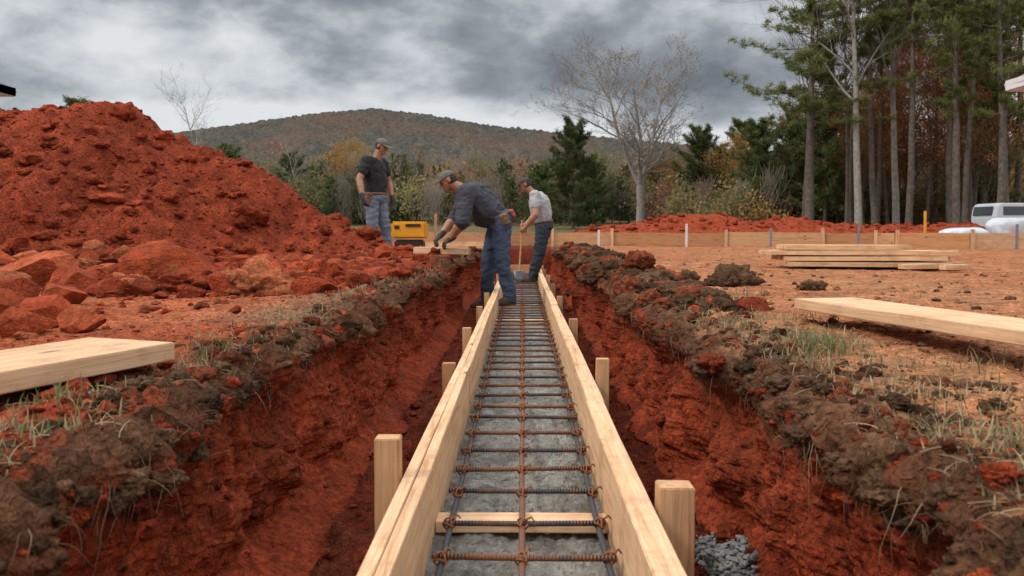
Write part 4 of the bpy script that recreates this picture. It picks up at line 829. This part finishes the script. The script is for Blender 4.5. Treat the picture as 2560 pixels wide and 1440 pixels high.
def gs(cx,cz,rx,rz):
    a=mathn(nt,'DIVIDE',mathn(nt,'SUBTRACT',sx,cx),rx);b=mathn(nt,'DIVIDE',mathn(nt,'SUBTRACT',sz,cz),rz)
    return mathn(nt,'POWER',2.718,mathn(nt,'MULTIPLY',mathn(nt,'ADD',mathn(nt,'MULTIPLY',a,a),mathn(nt,'MULTIPLY',b,b)),-1.))
D=mathn(nt,'MULTIPLY',gs(.0,.205,.27,.05),.6)
for (cx,cz,rx,rz,wt) in ((.34,.18,.25,.08,.45),(-.5,.285,.35,.025,.45),(-.1,.3,.5,.06,.3),(-.45,.20,.2,.035,-.25),(-.2,.145,.16,.02,-.3),(-.4,.155,.15,.012,.3),(.05,.115,.35,.018,-.35),(0,.06,1.5,.045,-.45)):
    D=mathn(nt,'ADD',D,mathn(nt,'MULTIPLY',gs(cx,cz,rx,rz),wt))
D=mathn(nt,'ADD',D,mathn(nt,'MULTIPLY',mathn(nt,'SUBTRACT',n1,.5),1.4));D=mathn(nt,'ADD',D,mathn(nt,'MULTIPLY',mathn(nt,'SUBTRACT',n2,.5),1.5));D=mathn(nt,'ADD',D,.20,clamp=True)
cc=ramp(nt,D,[(0,(.78,.80,.82)),(.28,(.60,.635,.665)),(.6,(.32,.35,.385)),(1,(.165,.185,.215))])
zen=nt.nodes.new('ShaderNodeMapRange');zen.inputs[1].default_value=.3;zen.inputs[2].default_value=.8;zen.inputs[3].default_value=1.;zen.inputs[4].default_value=2.8;nt.links.new(sz,zen.inputs[0])
b2=nt.nodes.new('ShaderNodeBackground');nt.links.new(cc,b2.inputs[0]);nt.links.new(zen.outputs[0],b2.inputs[1])
mx=nt.nodes.new('ShaderNodeMixShader');mx.inputs[0].default_value=.95;nt.links.new(b1.outputs[0],mx.inputs[1]);nt.links.new(b2.outputs[0],mx.inputs[2]);nt.links.new(mx.outputs[0],out.inputs[0])
su=bpy.data.lights.new('sun','SUN');su.energy=1.5;su.angle=math.radians(10);su.color=(1,.91,.80);so=bpy.data.objects.new('sun',su);col.objects.link(so)
dv=Vector((math.sin(SR)*math.cos(SE),math.cos(SR)*math.cos(SE),math.sin(SE)));so.rotation_euler=dv.to_track_quat('Z','Y').to_euler()
cam=bpy.data.cameras.new('camera');co=bpy.data.objects.new('camera',cam);col.objects.link(co);co.location=(0,0,0);co.rotation_euler=(math.pi/2,0,0)
cam.lens=28;cam.sensor_width=36;cam.shift_x=-25/2560;cam.shift_y=-145/2560;cam.clip_end=6000;cam.clip_start=.05
cam.dof.use_dof=True;cam.dof.focus_distance=4.5;cam.dof.aperture_fstop=5.6;sc.camera=co
sc.view_settings.view_transform='Standard';sc.view_settings.look='None';sc.view_settings.exposure=0
